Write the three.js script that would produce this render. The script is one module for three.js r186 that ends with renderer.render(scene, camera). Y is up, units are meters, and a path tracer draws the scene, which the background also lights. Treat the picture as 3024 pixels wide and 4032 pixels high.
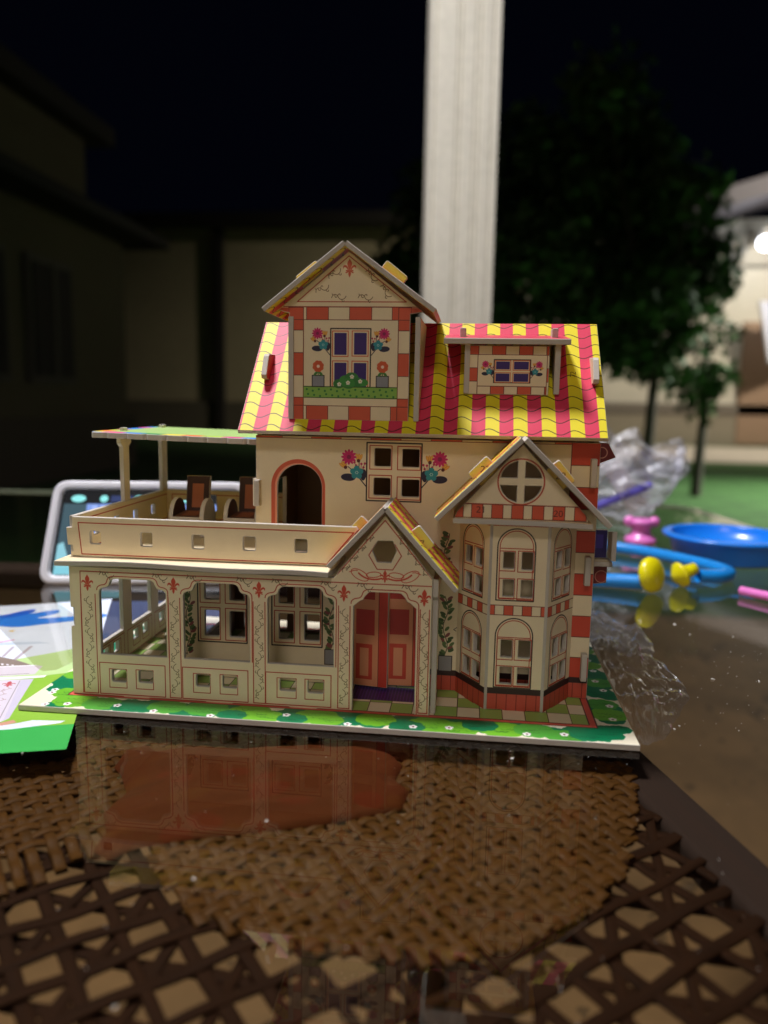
import * as THREE from 'three';
import { mergeGeometries } from 'three/addons/utils/BufferGeometryUtils.js';
import { RoundedBoxGeometry } from 'three/addons/geometries/RoundedBoxGeometry.js';
import { RectAreaLightUniformsLib } from 'three/addons/lights/RectAreaLightUniformsLib.js';
RectAreaLightUniformsLib.init();

// ---------------------------------------------------------------- camera, sky, exposure, lamps
const scene = new THREE.Scene();
const camera = new THREE.PerspectiveCamera(67.27, 0.75, 0.02, 200);
camera.rotation.set(-0.144, 0.1117, 0.018, 'YXZ');
camera.position.set(0.1975, 0.1375, 0.3075);
camera.focus = 0.362; camera.userData.fStop = 5.8;

const renderer = new THREE.WebGLRenderer();
renderer.toneMapping = THREE.LinearToneMapping;
renderer.toneMappingExposure = 1;
renderer.shadowMap.enabled = true;

{ // a clear night sky: near black with a little blue, slightly lighter low down
  const w = 64, h = 32, d = new Float32Array(w * h * 4);
  for (let j = 0; j < h; j++) for (let i = 0; i < w; i++) {
    const up = (j + 0.5) / h * 2 - 1, k = (j * w + i) * 4, t = Math.max(0, up);
    d[k] = 0.0006 - 0.0002 * t; d[k + 1] = 0.0008 - 0.0002 * t; d[k + 2] = 0.0022; d[k + 3] = 1;
  }
  const sky = new THREE.DataTexture(d, w, h, THREE.RGBAFormat, THREE.FloatType);
  sky.mapping = THREE.EquirectangularReflectionMapping; sky.magFilter = sky.minFilter = THREE.LinearFilter; sky.needsUpdate = true;
  scene.background = sky; scene.environment = sky; scene.environmentIntensity = 1;
}
const LAMP_A = { at: [-0.3, 1.74, -0.15], size: 0.26, nits: 215, color: 0xfcfbff };   // ceiling lamp over the table
const LAMP_B = { at: [0.1, 1.75, 1.75], size: 0.5, nits: 15, color: 0xfff3e8 };         // warm porch lamp behind the photographer
const LAMP_C = { at: [6.04, 3.47, -16.9], cd: 2.6, color: 0xf2f6ff };                       // lamp under the eave of the house on the right

const LAMP_D = { at: [9, 7, -11], cd: 330, color: 0xfff4e0 };                           // added floodlight, out of view, to brighten the house on the right

const LAMP_E = { at: [5.7, 3.0, -7.4], cd: 240, color: 0xf4f6ee };                          // added shaded lamp, out of view, to brighten the right of the lawn

// ---------------------------------------------------------------- helpers
let seed = 7;
const rnd = () => { seed = (seed + 0x6d2b79f5) | 0; let t = Math.imul(seed ^ (seed >>> 15), 1 | seed); t = (t + Math.imul(t ^ (t >>> 7), 61 | t)) ^ t; return ((t ^ (t >>> 14)) >>> 0) / 4294967296; };
const rr = (a, b) => a + (b - a) * rnd();
const V = (x, y, z) => new THREE.Vector3(x, y, z);
const MM = 0.001;
function hash(x, y) { let h = Math.imul(x | 0, 374761393) + Math.imul(y | 0, 668265263) | 0; h = Math.imul(h ^ (h >>> 13), 1274126177); return ((h ^ (h >>> 16)) >>> 0) / 4294967296; }
function noise(x, y) { const i = Math.floor(x), j = Math.floor(y), f = x - i, g = y - j, u = f * f * (3 - 2 * f), v = g * g * (3 - 2 * g); return (hash(i, j) * (1 - u) + hash(i + 1, j) * u) * (1 - v) + (hash(i, j + 1) * (1 - u) + hash(i + 1, j + 1) * u) * v; }
const fbm = (x, y, n = 4) => { let s = 0, a = 0.5, t = 0; for (let k = 0; k < n; k++) { s += a * noise(x, y); t += a; a *= 0.5; x = x * 2.03 + 17; y = y * 2.03 + 31; } return s / t; };
const used = new Map();
function numbered(n) { const k = used.get(n) || 0; used.set(n, k + 1); return k ? n + '_' + String(k).padStart(3, '0') : n; }
function finish(o) { o.traverse((m) => { if (m.isMesh) m.castShadow = m.receiveShadow = true; }); return o; }
function tag(o, label, category, group) { o.userData.label = label; o.userData.category = category; if (group) o.userData.group = group; return o; }
function thing(name, label, category, at = [0, 0, 0], group) { const o = new THREE.Group(); o.name = numbered(name); o.position.set(...at); scene.add(o); return tag(o, label, category, group); }
function struct(name, geometry, material) { const m = new THREE.Mesh(geometry, material); m.name = numbered(name); m.userData.kind = 'structure'; m.receiveShadow = m.castShadow = true; scene.add(m); return m; }
// a part whose geometry is given in world metres
function part(name, parent, geometry, material, label) {
  const m = new THREE.Mesh(geometry, material); m.name = name; if (label) m.userData.label = label;
  parent.updateWorldMatrix(true, false);
  const o = parent.getWorldPosition(V(0, 0, 0)); geometry.translate(-o.x, -o.y, -o.z);
  m.castShadow = m.receiveShadow = true; parent.add(m); return m;
}
// textures ----------------------------------------------------
function grain(c, g, amount, blotch = 0) {
  const im = g.getImageData(0, 0, c.width, c.height), d = im.data;
  for (let y = 0, k = 0; y < c.height; y++) for (let x = 0; x < c.width; x++, k += 4) {
    const n = (hash(x, y) - 0.5) * amount + (blotch ? (fbm(x / 60, y / 60, 3) - 0.5) * blotch : 0);
    d[k] += n; d[k + 1] += n; d[k + 2] += n;
  }
  g.putImageData(im, 0, 0);
}
// a print in millimetres, y up
function print(x0, y0, x1, y1, ppm, draw, noiseAmount = 8) {
  const c = document.createElement('canvas'); c.width = Math.round((x1 - x0) * ppm); c.height = Math.round((y1 - y0) * ppm);
  const g = c.getContext('2d'); g.setTransform(ppm, 0, 0, -ppm, -x0 * ppm, y1 * ppm); g.lineJoin = 'round'; g.lineCap = 'round';
  draw(g); g.setTransform(1, 0, 0, 1, 0, 0); grain(c, g, noiseAmount, 6);
  const t = new THREE.CanvasTexture(c); t.colorSpace = THREE.SRGBColorSpace; t.anisotropy = 8; t.userData.rect = [x0, y0, x1, y1]; return t;
}
function tile(n, f, srgb = true) { // a repeating computed texture
  const d = new Uint8Array(n * n * 4);
  for (let y = 0, k = 0; y < n; y++) for (let x = 0; x < n; x++, k += 4) { const c = f(x / n, y / n, x, y); d[k] = c[0]; d[k + 1] = c[1]; d[k + 2] = c[2]; d[k + 3] = 255; }
  const t = new THREE.DataTexture(d, n, n); t.wrapS = t.wrapT = THREE.RepeatWrapping; t.magFilter = THREE.LinearFilter; t.minFilter = THREE.LinearMipmapLinearFilter; t.generateMipmaps = true;
  if (srgb) t.colorSpace = THREE.SRGBColorSpace; t.needsUpdate = true; return t;
}
const wrapNoise = (u, v, s, n = 4) => { // tileable fbm
  const a = fbm(u * s, v * s, n), b = fbm((u - 1) * s, v * s, n), c = fbm(u * s, (v - 1) * s, n), d = fbm((u - 1) * s, (v - 1) * s, n);
  return (a * (1 - u) + b * u) * (1 - v) + (c * (1 - u) + d * u) * v;
};
const linenBump = tile(128, (u, v, x, y) => { const n = 128 + 50 * Math.sin(u * Math.PI * 64) * Math.sin(v * Math.PI * 64) + 60 * (hash(x, y) - 0.5); return [n, n, n]; }, false);
linenBump.repeat.set(4, 4);

// ---------------------------------------------------------------- materials
const CREAM = '#e8d7b4', RED = '#d2593c', LINE = '#b23a22', INK = '#2a1a16', YEL = '#dfce26', PINK = '#d43a58';
const std = (p) => new THREE.MeshStandardMaterial(p);
const M = {
  foam: std({ color: 0xc2bab0, roughness: 0.85, bumpMap: linenBump, bumpScale: 0.0001 }),
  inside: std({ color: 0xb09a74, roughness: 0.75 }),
  insideYellow: std({ color: 0xd9c22e, roughness: 0.6 }),
};
const paper = (map, roughness = 0.48) => std({ map, roughness, bumpMap: linenBump, bumpScale: 0.00003 });

// ---------------------------------------------------------------- drawing (millimetres)
const poly = (g, p, close = true) => { g.beginPath(); p.forEach(([x, y], i) => (i ? g.lineTo(x, y) : g.moveTo(x, y))); if (close) g.closePath(); };
const line = (g, p, w, col, close) => { poly(g, p, close); g.lineWidth = w; g.strokeStyle = col; g.stroke(); };
const fillP = (g, p, col) => { poly(g, p); g.fillStyle = col; g.fill(); };
const rect = (g, x0, y0, x1, y1, col) => { g.fillStyle = col; g.fillRect(x0, y0, x1 - x0, y1 - y0); };
const rectL = (g, x0, y0, x1, y1, w, col) => { g.lineWidth = w; g.strokeStyle = col; g.strokeRect(x0, y0, x1 - x0, y1 - y0); };
const disc = (g, x, y, r, col, ry = r, a = 0) => { g.beginPath(); g.ellipse(x, y, r, ry, a, 0, Math.PI * 2); g.fillStyle = col; g.fill(); };
function text(g, s, x, y, size, col = INK, turn = 0) { g.save(); g.translate(x, y); g.rotate(turn); g.scale(1, -1); g.scale(size / 20, size / 20); g.font = '20px sans-serif'; g.textAlign = 'center'; g.textBaseline = 'middle'; g.fillStyle = col; g.fillText(s, 0, 0); g.restore(); }
function fleur(g, x, y, s, col = '#c8452a') {
  g.save(); g.translate(x, y); g.scale(s, s); g.fillStyle = col;
  g.beginPath(); g.moveTo(0, 1); g.bezierCurveTo(0.08, 0.8, 0.3, 0.62, 0.26, 0.4); g.bezierCurveTo(0.24, 0.2, 0.1, 0.0, 0.08, -0.2); g.lineTo(-0.08, -0.2); g.bezierCurveTo(-0.1, 0, -0.24, 0.2, -0.26, 0.4); g.bezierCurveTo(-0.3, 0.62, -0.08, 0.8, 0, 1); g.fill();
  for (const k of [-1, 1]) {
    g.beginPath(); g.moveTo(k * 0.1, -0.2); g.bezierCurveTo(k * 0.14, 0.1, k * 0.34, 0.36, k * 0.56, 0.3); g.bezierCurveTo(k * 0.74, 0.26, k * 0.76, 0.02, k * 0.66, -0.12); g.bezierCurveTo(k * 0.66, 0.04, k * 0.56, 0.12, k * 0.48, 0.08); g.bezierCurveTo(k * 0.34, 0.02, k * 0.24, -0.1, k * 0.2, -0.24); g.fill();
    g.beginPath(); g.moveTo(k * 0.08, -0.36); g.bezierCurveTo(k * 0.2, -0.5, k * 0.4, -0.66, k * 0.5, -0.46); g.bezierCurveTo(k * 0.44, -0.5, k * 0.36, -0.4, k * 0.2, -0.34); g.fill();
  }
  rect(g, -0.42, -0.36, 0.42, -0.22, col);
  g.beginPath(); g.moveTo(0.1, -0.36); g.bezierCurveTo(0.2, -0.6, 0.12, -0.8, 0, -1); g.bezierCurveTo(-0.12, -0.8, -0.2, -0.6, -0.1, -0.36); g.fill();
  g.restore();
}
function vine(g, x, y, len, a, col = '#4b3a24', w = 0.3) { // a little tendril with curls
  g.save(); g.translate(x, y); g.rotate(a); g.scale(len, len); g.strokeStyle = col; g.lineWidth = w / len; g.beginPath();
  g.moveTo(0, 0.05); g.bezierCurveTo(0.1, 0.3, 0.35, 0.3, 0.45, 0.08); g.bezierCurveTo(0.55, -0.2, 0.85, -0.2, 1, 0.06);
  g.moveTo(0.42, 0.12); g.bezierCurveTo(0.5, 0.3, 0.62, 0.28, 0.6, 0.16); g.moveTo(0.25, 0.22); g.bezierCurveTo(0.2, 0.05, 0.32, 0, 0.36, 0.08); g.moveTo(0.7, -0.12); g.bezierCurveTo(0.66, -0.3, 0.82, -0.34, 0.84, -0.22); g.moveTo(0.12, 0.2); g.lineTo(0.06, 0.3);
  g.stroke(); g.restore();
}
function pillarVine(g, x, y0, y1) { let k = 0; for (let y = y0; y < y1 - 4; y += 7.4) { g.save(); g.translate(x, y); g.scale(k % 2 ? -1 : 1, 1); vine(g, 0, 0, 6.8, Math.PI / 2, '#6e5632', 0.24); g.restore(); k++; } }
function flower5(g, x, y, r, col, mid, n = 5) { for (let k = 0; k < n; k++) { const a = k / n * 6.283 + 0.3; disc(g, x + Math.cos(a) * r * 0.6, y + Math.sin(a) * r * 0.6, r * 0.42, col); } disc(g, x, y, r * 0.28, mid); }
function bouquet(g, x, y, s, k) { // foot of the stem at x, y; k = -1 leans left, 1 leans right
  g.save(); g.translate(x, y); g.scale(k * s, s);
  line(g, [[0, 0], [2.5, 3], [5, 6.5]], 0.45, '#2b2436', false); line(g, [[2.6, 3.2], [3.3, 8], [3.2, 12]], 0.35, '#2b2436', false); line(g, [[4.6, 6], [8.4, 8.8]], 0.35, '#2b2436', false);
  disc(g, 8.2, 3.9, 3.4, '#25213c', 1.7, 0.05); disc(g, 1.2, 5.2, 1.3, '#25213c', 2.6, 0.1);
  for (const [bx, by] of [[1.2, 8.6], [2.2, 10.2], [0.6, 10.4], [4.6, 9.4], [5.4, 10.8], [3.4, 8.2]]) { line(g, [[2.6, 5], [bx, by]], 0.2, '#7b2842', false); disc(g, bx, by, 0.55, '#b53558'); }
  for (const [bx, by, a] of [[3.4, 13, 0.1], [10.3, 9.6, -0.6]]) { g.save(); g.translate(bx, by); g.rotate(a); for (const q of [-1, 0, 1]) { g.beginPath(); g.ellipse(q * 0.9, 0.3, 0.55, 1.5, -q * 0.3, 0, 7); g.fillStyle = '#e8ad4a'; g.fill(); g.lineWidth = 0.15; g.strokeStyle = '#c8822f'; g.stroke(); } disc(g, 0, -1.4, 0.8, '#5a2320'); g.restore(); }
  for (let q = 0; q < 12; q++) { const a = q / 12 * 6.283; g.save(); g.translate(8, 13.2); g.rotate(a); disc(g, 2.1, 0, 1.5, '#c9206a', 0.62); g.restore(); }
  disc(g, 8, 13.2, 1.0, '#8c1650'); flower5(g, 4.3, 6.2, 3.1, '#2d8f9c', '#2d8f9c'); disc(g, 4.3, 6.2, 1.3, '#2d8f9c'); for (let q = 0; q < 6; q++) disc(g, 4.3 + Math.cos(q * 1.05) * 0.6, 6.2 + Math.sin(q * 1.05) * 0.6, 0.2, '#dff4f2');
  g.restore();
}
function ivy(g, x, y0, y1) { // a climbing plant, dark leaves on a stem
  let s = 3; const q = () => (s = (s * 16807) % 2147483647) / 2147483647; s = Math.round(x * 97 + y1 * 13) + 11;
  g.beginPath(); for (let y = y0; y < y1; y += 0.5) g.lineTo(x + Math.sin(y * 0.35) * 1.1, y); g.lineWidth = 0.35; g.strokeStyle = '#4c3b2a'; g.stroke();
  for (let y = y0; y < y1; y += 0.75) { const k = q() < 0.5 ? -1 : 1, a = 0.3 + q() * 0.7, lx = x + Math.sin(y * 0.35) * 1.1 + k * (0.8 + q() * 1.2); g.save(); g.translate(lx, y); g.rotate(k > 0 ? a : Math.PI - a); disc(g, 0.3, 0, 1.45, q() < 0.16 ? '#8c4a48' : q() < 0.5 ? '#41592f' : '#5b7340', 0.72); g.restore(); }
}
function blocks(g, x0, x1, y0, y1, w, first = 0, vertical = false) { // a row of red and cream blocks
  const n = Math.ceil((vertical ? y1 - y0 : x1 - x0) / w);
  for (let k = 0; k < n; k++) { const a = (vertical ? y0 : x0) + k * w, b = Math.min(a + w, vertical ? y1 : x1), c = (k + first) % 2 ? CREAM : RED; vertical ? rect(g, x0, a, x1, b, c) : rect(g, a, y0, b, y1, c); vertical ? rectL(g, x0, a, x1, b, 0.3, '#6a2a1a') : rectL(g, a, y0, b, y1, 0.3, '#6a2a1a'); }
}
function paneFrames(g, panes, off = 1.3) { for (const [x0, y0, x1, y1] of panes) rectL(g, x0 - off - 0.6, y0 - off, x1 + 0.3, y1 + 0.5, 0.38, LINE); }
function archWindow(g, cx, y0, spring, half, panes) { // black outer, red inner outline
  for (const [o, w, c] of [[0, 0.5, INK], [-1, 0.38, LINE]]) { g.beginPath(); g.moveTo(cx - half - o, y0 - o); g.lineTo(cx + half + o, y0 - o); g.lineTo(cx + half + o, spring); g.arc(cx, spring, half + o, 0, Math.PI); g.closePath(); g.lineWidth = w; g.strokeStyle = c; g.stroke(); }
  line(g, [[cx - half + 1, spring - 0.6], [cx + half - 1, spring - 0.6]], 0.38, LINE, false); paneFrames(g, panes, 1.1);
}
function plinth(g, x0, x1) { rect(g, x0, 7.6, x1, 10.4, '#331b1b'); rect(g, x0, -4, x1, 7.6, '#c4513e'); for (let x = x0 + 2; x < x1; x += 4.4) line(g, [[x, -4], [x, 7.6]], 0.3, '#6b1f1a', false); }
const roofWave = (g, x0, x1, s, amp = 1.35, per = 12.4, x = 184.5 + 3.1, w = 0.42) => { g.beginPath(); for (let q = x0; q <= x1; q += 0.4) g.lineTo(q, s + amp * Math.cos((q - x + 1.4) / per * 6.283)); g.lineWidth = w; g.strokeStyle = '#2a2013'; g.stroke(); };
function roofPrint(g, x0, x1, h, red0, stripe, row, amp, w) { rect(g, x0, -2, x1, h + 2, YEL); for (let x = red0 - Math.ceil((red0 - x0) / (2 * stripe)) * 2 * stripe; x < x1; x += 2 * stripe) rect(g, x, -2, x + stripe, h + 2, PINK); for (let s = row * 0.4; s < h + 2; s += row) roofWave(g, x0, x1, s, amp, stripe * 2, red0 + stripe * 1.5, w); }

// ---------------------------------------------------------------- boards: die-cut card with a print on its face
const house = thing('toy_house', 'printed cardboard puzzle house with striped red and yellow roof on the glass table', 'toy house', [0.135, -0.0027, -0.0725]);
const P = (...pts) => { const s = new THREE.Shape(); pts.forEach(([x, y], i) => (i ? s.lineTo(x, y) : s.moveTo(x, y))); s.closePath(); return s; };
const R = (x0, y0, x1, y1, r = 0.6) => { const s = new THREE.Path(); s.moveTo(x0 + r, y0); s.lineTo(x1 - r, y0); s.quadraticCurveTo(x1, y0, x1, y0 + r); s.lineTo(x1, y1 - r); s.quadraticCurveTo(x1, y1, x1 - r, y1); s.lineTo(x0 + r, y1); s.quadraticCurveTo(x0, y1, x0, y1 - r); s.lineTo(x0, y0 + r); s.quadraticCurveTo(x0, y0, x0 + r, y0); return s; };
const RS = (x0, y0, x1, y1, r = 0.8) => { const s = new THREE.Shape(); s.setFromPoints(R(x0, y0, x1, y1, r).getPoints(4)); return s; };
// shape in mm with its own axes; origin, ux, uy (unit vectors) place it in the world (mm); the printed face looks along ux x uy
function board(name, parent, shape, mats, o = {}) {
  const { T = 2.3, holes = [], at = [0, 0, 0], ux = [1, 0, 0], uy = [0, 1, 0], bevel = 0.22, bend = null, label } = o;
  for (const h of holes) shape.holes.push(h);
  const g = new THREE.ExtrudeGeometry(shape, { depth: T - 2 * bevel, bevelEnabled: true, bevelThickness: bevel, bevelSize: bevel, bevelOffset: -bevel, bevelSegments: 1, curveSegments: 10 });
  const [face, back = M.inside, side = M.foam] = Array.isArray(mats) ? mats : [mats];
  const n = g.groups[0].count, pos = g.attributes.position, uv = g.attributes.uv; g.clearGroups();
  g.addGroup(0, n / 2, 1); g.addGroup(n / 2, n / 2, 0); g.addGroup(n, pos.count - n, 2);
  const rc = face.map && face.map.userData.rect;
  for (let k = 0; k < pos.count; k++) {
    if (k < n && rc) uv.setXY(k, (pos.getX(k) - rc[0]) / (rc[2] - rc[0]), (pos.getY(k) - rc[1]) / (rc[3] - rc[1])); else if (k >= n) uv.setXY(k, (pos.getX(k) + pos.getY(k)) * 0.05, pos.getZ(k) * 0.05);
  }
  g.translate(0, 0, -(T - bevel));
  if (bend) for (let k = 0; k < pos.count; k++) { const b = bend(pos.getX(k), pos.getY(k)); pos.setZ(k, pos.getZ(k) + b); }
  const X = V(...ux), Y = V(...uy), m = new THREE.Matrix4().makeBasis(X, Y, X.clone().cross(Y)).setPosition(...at).premultiply(new THREE.Matrix4().makeScale(MM, MM, MM));
  g.applyMatrix4(m); if (bend) g.computeVertexNormals();
  return part(name, parent, g, [face, back, side], label);
}
const FLAT = { cream: paper(print(0, 0, 40, 40, 3, (g) => rect(g, 0, 0, 40, 40, CREAM))), yellow: paper(print(0, 0, 40, 40, 3, (g) => rect(g, 0, 0, 40, 40, '#e5cf4e'))) };

// base plate -------------------------------------------------- (x, -z)
function bush(g, x, y, r, col, n = 9) { g.fillStyle = col; g.beginPath(); for (let k = 0; k < n; k++) { const a = k / n * 6.283; g.moveTo(x, y); g.arc(x + Math.cos(a) * r * 0.72, y + Math.sin(a) * r * 0.5, r * 0.42, 0, 6.3); } g.ellipse(x, y, r * 0.8, r * 0.58, 0, 0, 6.3); g.fill(); }
function scribble(g, x, y, r, col) { g.strokeStyle = col; g.lineWidth = 0.25; for (let k = 0; k < 5; k++) { const a = x + rr(-r, r) * 0.7, b = y + rr(-r, r) * 0.35; g.beginPath(); g.arc(a, b, r * 0.16, Math.PI * 1.05, Math.PI * 1.9); g.arc(a + r * 0.3, b, r * 0.14, Math.PI * 1.1, Math.PI * 1.95); g.stroke(); } }
const basePrint = print(0, 0, 270, 150, 6, (g) => {
  rect(g, 0, 0, 270, 150, '#f0e6cc'); seed = 3;
  for (const [x0, x1, y0, y1] of [[16, 62, 2, 13], [70, 150, 2.5, 13], [150, 262, 3.5, 13], [4, 14, 20, 146], [257, 267, 14, 146]]) for (let k = 0; k < (x1 - x0) * (y1 - y0) / 26; k++) bush(g, rr(x0, x1), rr(y0, y1), rr(4, 6), '#067a4c');
  for (const [x, y, r] of [[22, 9, 9], [36, 7, 8], [14, 17, 6.5], [66, 8, 8], [84, 9, 9], [104, 8, 9], [112, 5, 7], [134, 8, 9], [140, 5, 6], [160, 9, 8], [184, 7, 9], [196, 5, 8], [214, 7, 9], [228, 8, 8], [240, 4, 7], [262, 30, 8], [261, 42, 7], [264, 70, 7], [262, 96, 7], [8, 40, 7], [9, 64, 7], [8, 95, 7], [262, 120, 7]]) { bush(g, x, y, r, x % 3 ? '#6fb52c' : '#4fa33a'); scribble(g, x, y, r, '#2f6d25'); }
  for (const [x, y, r] of [[48, 5, 6], [174, 3.5, 7], [205, 10, 7], [250, 7, 7], [258, 10, 6], [262, 56, 7], [262, 82, 6], [97, 4, 6], [124, 4, 6]]) { bush(g, x, y, r, '#067a4c'); scribble(g, x, y, r, '#04512f'); }
  for (const [x, y] of [[4.5, 3], [266, 3.2]]) { g.save(); g.translate(x, y); fillP(g, [[-9, -6], [6, -6], [6, 8], [3, 4], [0, 5], [-2, 1], [-7, 0]].map(([a, b]) => [x > 100 ? a : -a, b]), '#f0e6cc'); g.restore(); }
  for (const [x, y] of [[192, 5.1], [224.6, 3.9], [240.2, 5.9], [263.4, 25.1], [264.6, 40.4], [263, 72.3], [264.3, 87.5], [20.8, 4.5], [11.3, 2.6], [43.5, 6.3], [61.8, 2.8], [88.1, 1.8], [120.6, 7.7], [148.6, 2.4], [176.7, 4], [7, 16], [6.5, 19.5], [264, 104], [265, 60]]) { flower5(g, x, y, 1.9, '#f6f2ee', '#7a2338'); }
  rect(g, 15.2, 14.4, 255.6, 136, '#4d2320'); rect(g, 15.8, 14.9, 255, 135.4, '#d9614f'); rect(g, 18.4, 17.1, 252.4, 133, '#3a1d18');
  for (let k = 0; k < 24; k++) for (let j = 0; j < 11; j++) { const x0 = Math.max(18.7, 15 + k * 10), y0 = 17.4 + j * 10.8; rect(g, x0 + 0.15, y0 + 0.15, Math.min(252.1, 25 + k * 10) - 0.15, Math.min(132.6, y0 + 10.8) - 0.15, (k + j) % 2 ? '#9fc163' : '#f1e6c4'); }
  rect(g, 145, 30.6, 176, 48, '#2c1a55'); for (let x = 145.6; x < 176; x += 1.5) rect(g, x, 30.6, x + 0.6, 48, '#4b2f86');
});
board('base_plate', house, P([0, 0], [270, 0], [270, 150], [0, 150]), [paper(basePrint, 0.34), M.inside], { T: 2.6, uy: [0, 0, -1], bend: (x, y) => -0.25 * Math.sin(x / 270 * Math.PI) });

// porch front wall -------------------------------------------
function archHole(x0, x1, y0, top) { const s = new THREE.Path(), h = top - 6.6; s.moveTo(x0, y0); s.lineTo(x1, y0); s.lineTo(x1, h); s.quadraticCurveTo(x1, h + 2.2, x1 - 3.2, h + 2.5); s.quadraticCurveTo(x1 - 4.6, h + 2.8, x1 - 5, h + 4.6); s.quadraticCurveTo(x1 - 5.6, top, x1 - 8.4, top); s.lineTo(x0 + 8.4, top); s.quadraticCurveTo(x0 + 5.6, top, x0 + 5, h + 4.6); s.quadraticCurveTo(x0 + 4.6, h + 2.8, x0 + 3.2, h + 2.5); s.quadraticCurveTo(x0, h + 2.2, x0, h); s.closePath(); return s; }
const ARCH = [[31.7, 63.0], [71.2, 101.8], [110, 139.8]], PORCH_WIN = [[36.6, 7, 43.4, 12.9], [49.4, 7.3, 56.1, 13.1], [76.6, 7.2, 83, 13], [89.1, 7.3, 95.8, 13.2], [115.5, 7.6, 122.8, 13.3], [128.3, 7.3, 135.4, 13.4]];
const archLine = (g, x0, x1, y0, top) => { const p = archHole(x0 - 1.1, x1 + 1.1, y0, top + 1.2).getPoints(8); line(g, p.slice(1, -1).map((q) => [q.x, q.y]), 0.42, LINE, false); };
const porchPrint = print(16, -4, 184, 92, 9, (g) => {
  rect(g, 16, -4, 184, 92, CREAM);
  line(g, [[22.4, 1], [22.9, 58.5], [182.6, 58.5]], 0.42, LINE, false);
  for (const [a, b] of ARCH) { archLine(g, a, b, 20, 55.5); rectL(g, a - 1, 1, b - 1, 15.9, 0.42, LINE); }
  archLine(g, 148.5, 176, 0, 54.8);
  for (const [a, b] of [[22.9, 29.7], [64.2, 69.6], [103.4, 108.8], [141.9, 147], [177.8, 181.8]]) { line(g, [[a, 48], [a, 1], [b, 1], [b, 48]], 0.42, LINE, false); pillarVine(g, (a + b) / 2, 3, 49); }
  PORCH_WIN.forEach(([a, b, c, d]) => rectL(g, a - 1.3, 4.2, c + 0.2, d + 0.2, 0.36, LINE));
  for (const [x, y] of [[26.2, 53.2], [66.8, 53.7], [106.1, 53.6], [144.2, 53.8], [179.4, 53.3]]) fleur(g, x, y, 3.9);
  for (const x of [32, 57, 73, 96, 112, 134, 150, 169.6]) vine(g, x, 56.8, 7, 0, '#5a4428', 0.28);
  line(g, [[141.2, 62.2], [161.8, 86.6], [182.9, 61.4]], 0.45, LINE, false);
  poly(g, [[154.9, 71.2], [158.6, 65.1], [165.4, 65.1], [169.1, 71.3], [166.2, 76.2], [157.9, 76.2]]); g.lineWidth = 0.42; g.strokeStyle = LINE; g.stroke();
  for (const k of [-1, 1]) { for (let q = 0; q < 4; q++) vine(g, 161.8 + k * (5.5 + q * 3.4), 80 - q * 4.4, 4.4, k > 0 ? -0.9 : Math.PI + 0.9, '#5a4428', 0.26);
    g.save(); g.translate(162.1, 61.7); g.scale(k, 1); g.strokeStyle = '#c8452a'; g.lineWidth = 0.7; g.beginPath(); g.moveTo(1.5, -0.6); g.bezierCurveTo(5, -1.8, 9, -1.2, 11.5, 1.4); g.stroke(); g.lineWidth = 0.35;
    g.beginPath(); g.ellipse(11, 0.6, 4.2, 2, 0.5, 0, 6.3); g.stroke(); g.beginPath(); g.ellipse(5, 0.9, 3.2, 1.2, -0.1, 0, 6.3); g.stroke(); g.beginPath(); g.moveTo(12, 2.4); g.bezierCurveTo(14, 3, 15, 1.6, 15.6, 1.8); g.stroke(); g.restore(); }
  fleur(g, 162.1, 62, 2.9);
});
{
  const s = P([17.4, 0.2], [41.8, 0.2], [41.9, -1.8], [54.2, -1.8], [54.3, 0.2], [81, 0.2], [81.2, -1.8], [93.5, -1.8], [93.7, 0.2], [119.7, 0.2], [119.9, -1.8], [132.5, -1.8], [132.7, 0.2], [148.4, 0.2], [148.5, 44], [148.5, 48.2], [151.4, 50.7], [152.6, 51.1], [153.4, 52.6], [155.2, 54.6], [156.4, 54.8], [168.2, 54.8], [169.4, 54.6], [171.2, 52.6], [172, 51.1], [173.2, 50.7], [176, 48.2], [176.1, 0.1], [182.6, 0.1], [182.8, 61.7], [161.8, 88.9], [139.6, 60.6], [17.5, 60.6], [17.6, 41.5], [19.4, 41.2], [19.4, 32.8], [17.6, 32.4]);
  const hex = new THREE.Path(); [[156.4, 73.2], [158.6, 68.2], [164.6, 68.2], [167, 73.5], [165.2, 77.7], [158.8, 77.6]].forEach(([x, y], i) => (i ? hex.lineTo(x, y) : hex.moveTo(x, y))); hex.closePath();
  board('porch_front_wall', house, s, paper(porchPrint), { at: [0, 0, -16.3], holes: [...ARCH.map(([a, b]) => archHole(a, b, 20, 55.5)), ...PORCH_WIN.map((w) => R(...w, 0.9)), hex] });
}
// porch left wall: rail, posts and head, in the plane x = 17.4
const sidePrint = print(-140, -4, -14, 66, 6, (g) => { rect(g, -140, -4, -14, 66, CREAM); for (let k = 0; k < 3; k++) { const z = -52 - k * 35; rectL(g, z - 13, 1, z + 18, 14.6, 0.4, LINE); for (const q of [-4, 8]) rectL(g, z + q - 5, 4, z + q + 3.5, 13.2, 0.35, LINE); } });
{
  const holes = []; for (let k = 0; k < 3; k++) { const z = -52 - k * 35; holes.push(archHole(z - 13, z + 12, 16.4, 55.5)); for (const q of [-4, 8]) holes.push(R(z + q - 3.2, 7, z + q + 2.8, 12.6, 0.8)); }
  board('porch_side_wall', house, P([-136, 0.2], [-18.7, 0.2], [-18.7, 60.6], [-136, 60.6]), [paper(sidePrint), paper(sidePrint)], { at: [17.5, 0, 0], ux: [0, 0, 1], holes });
}
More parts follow.
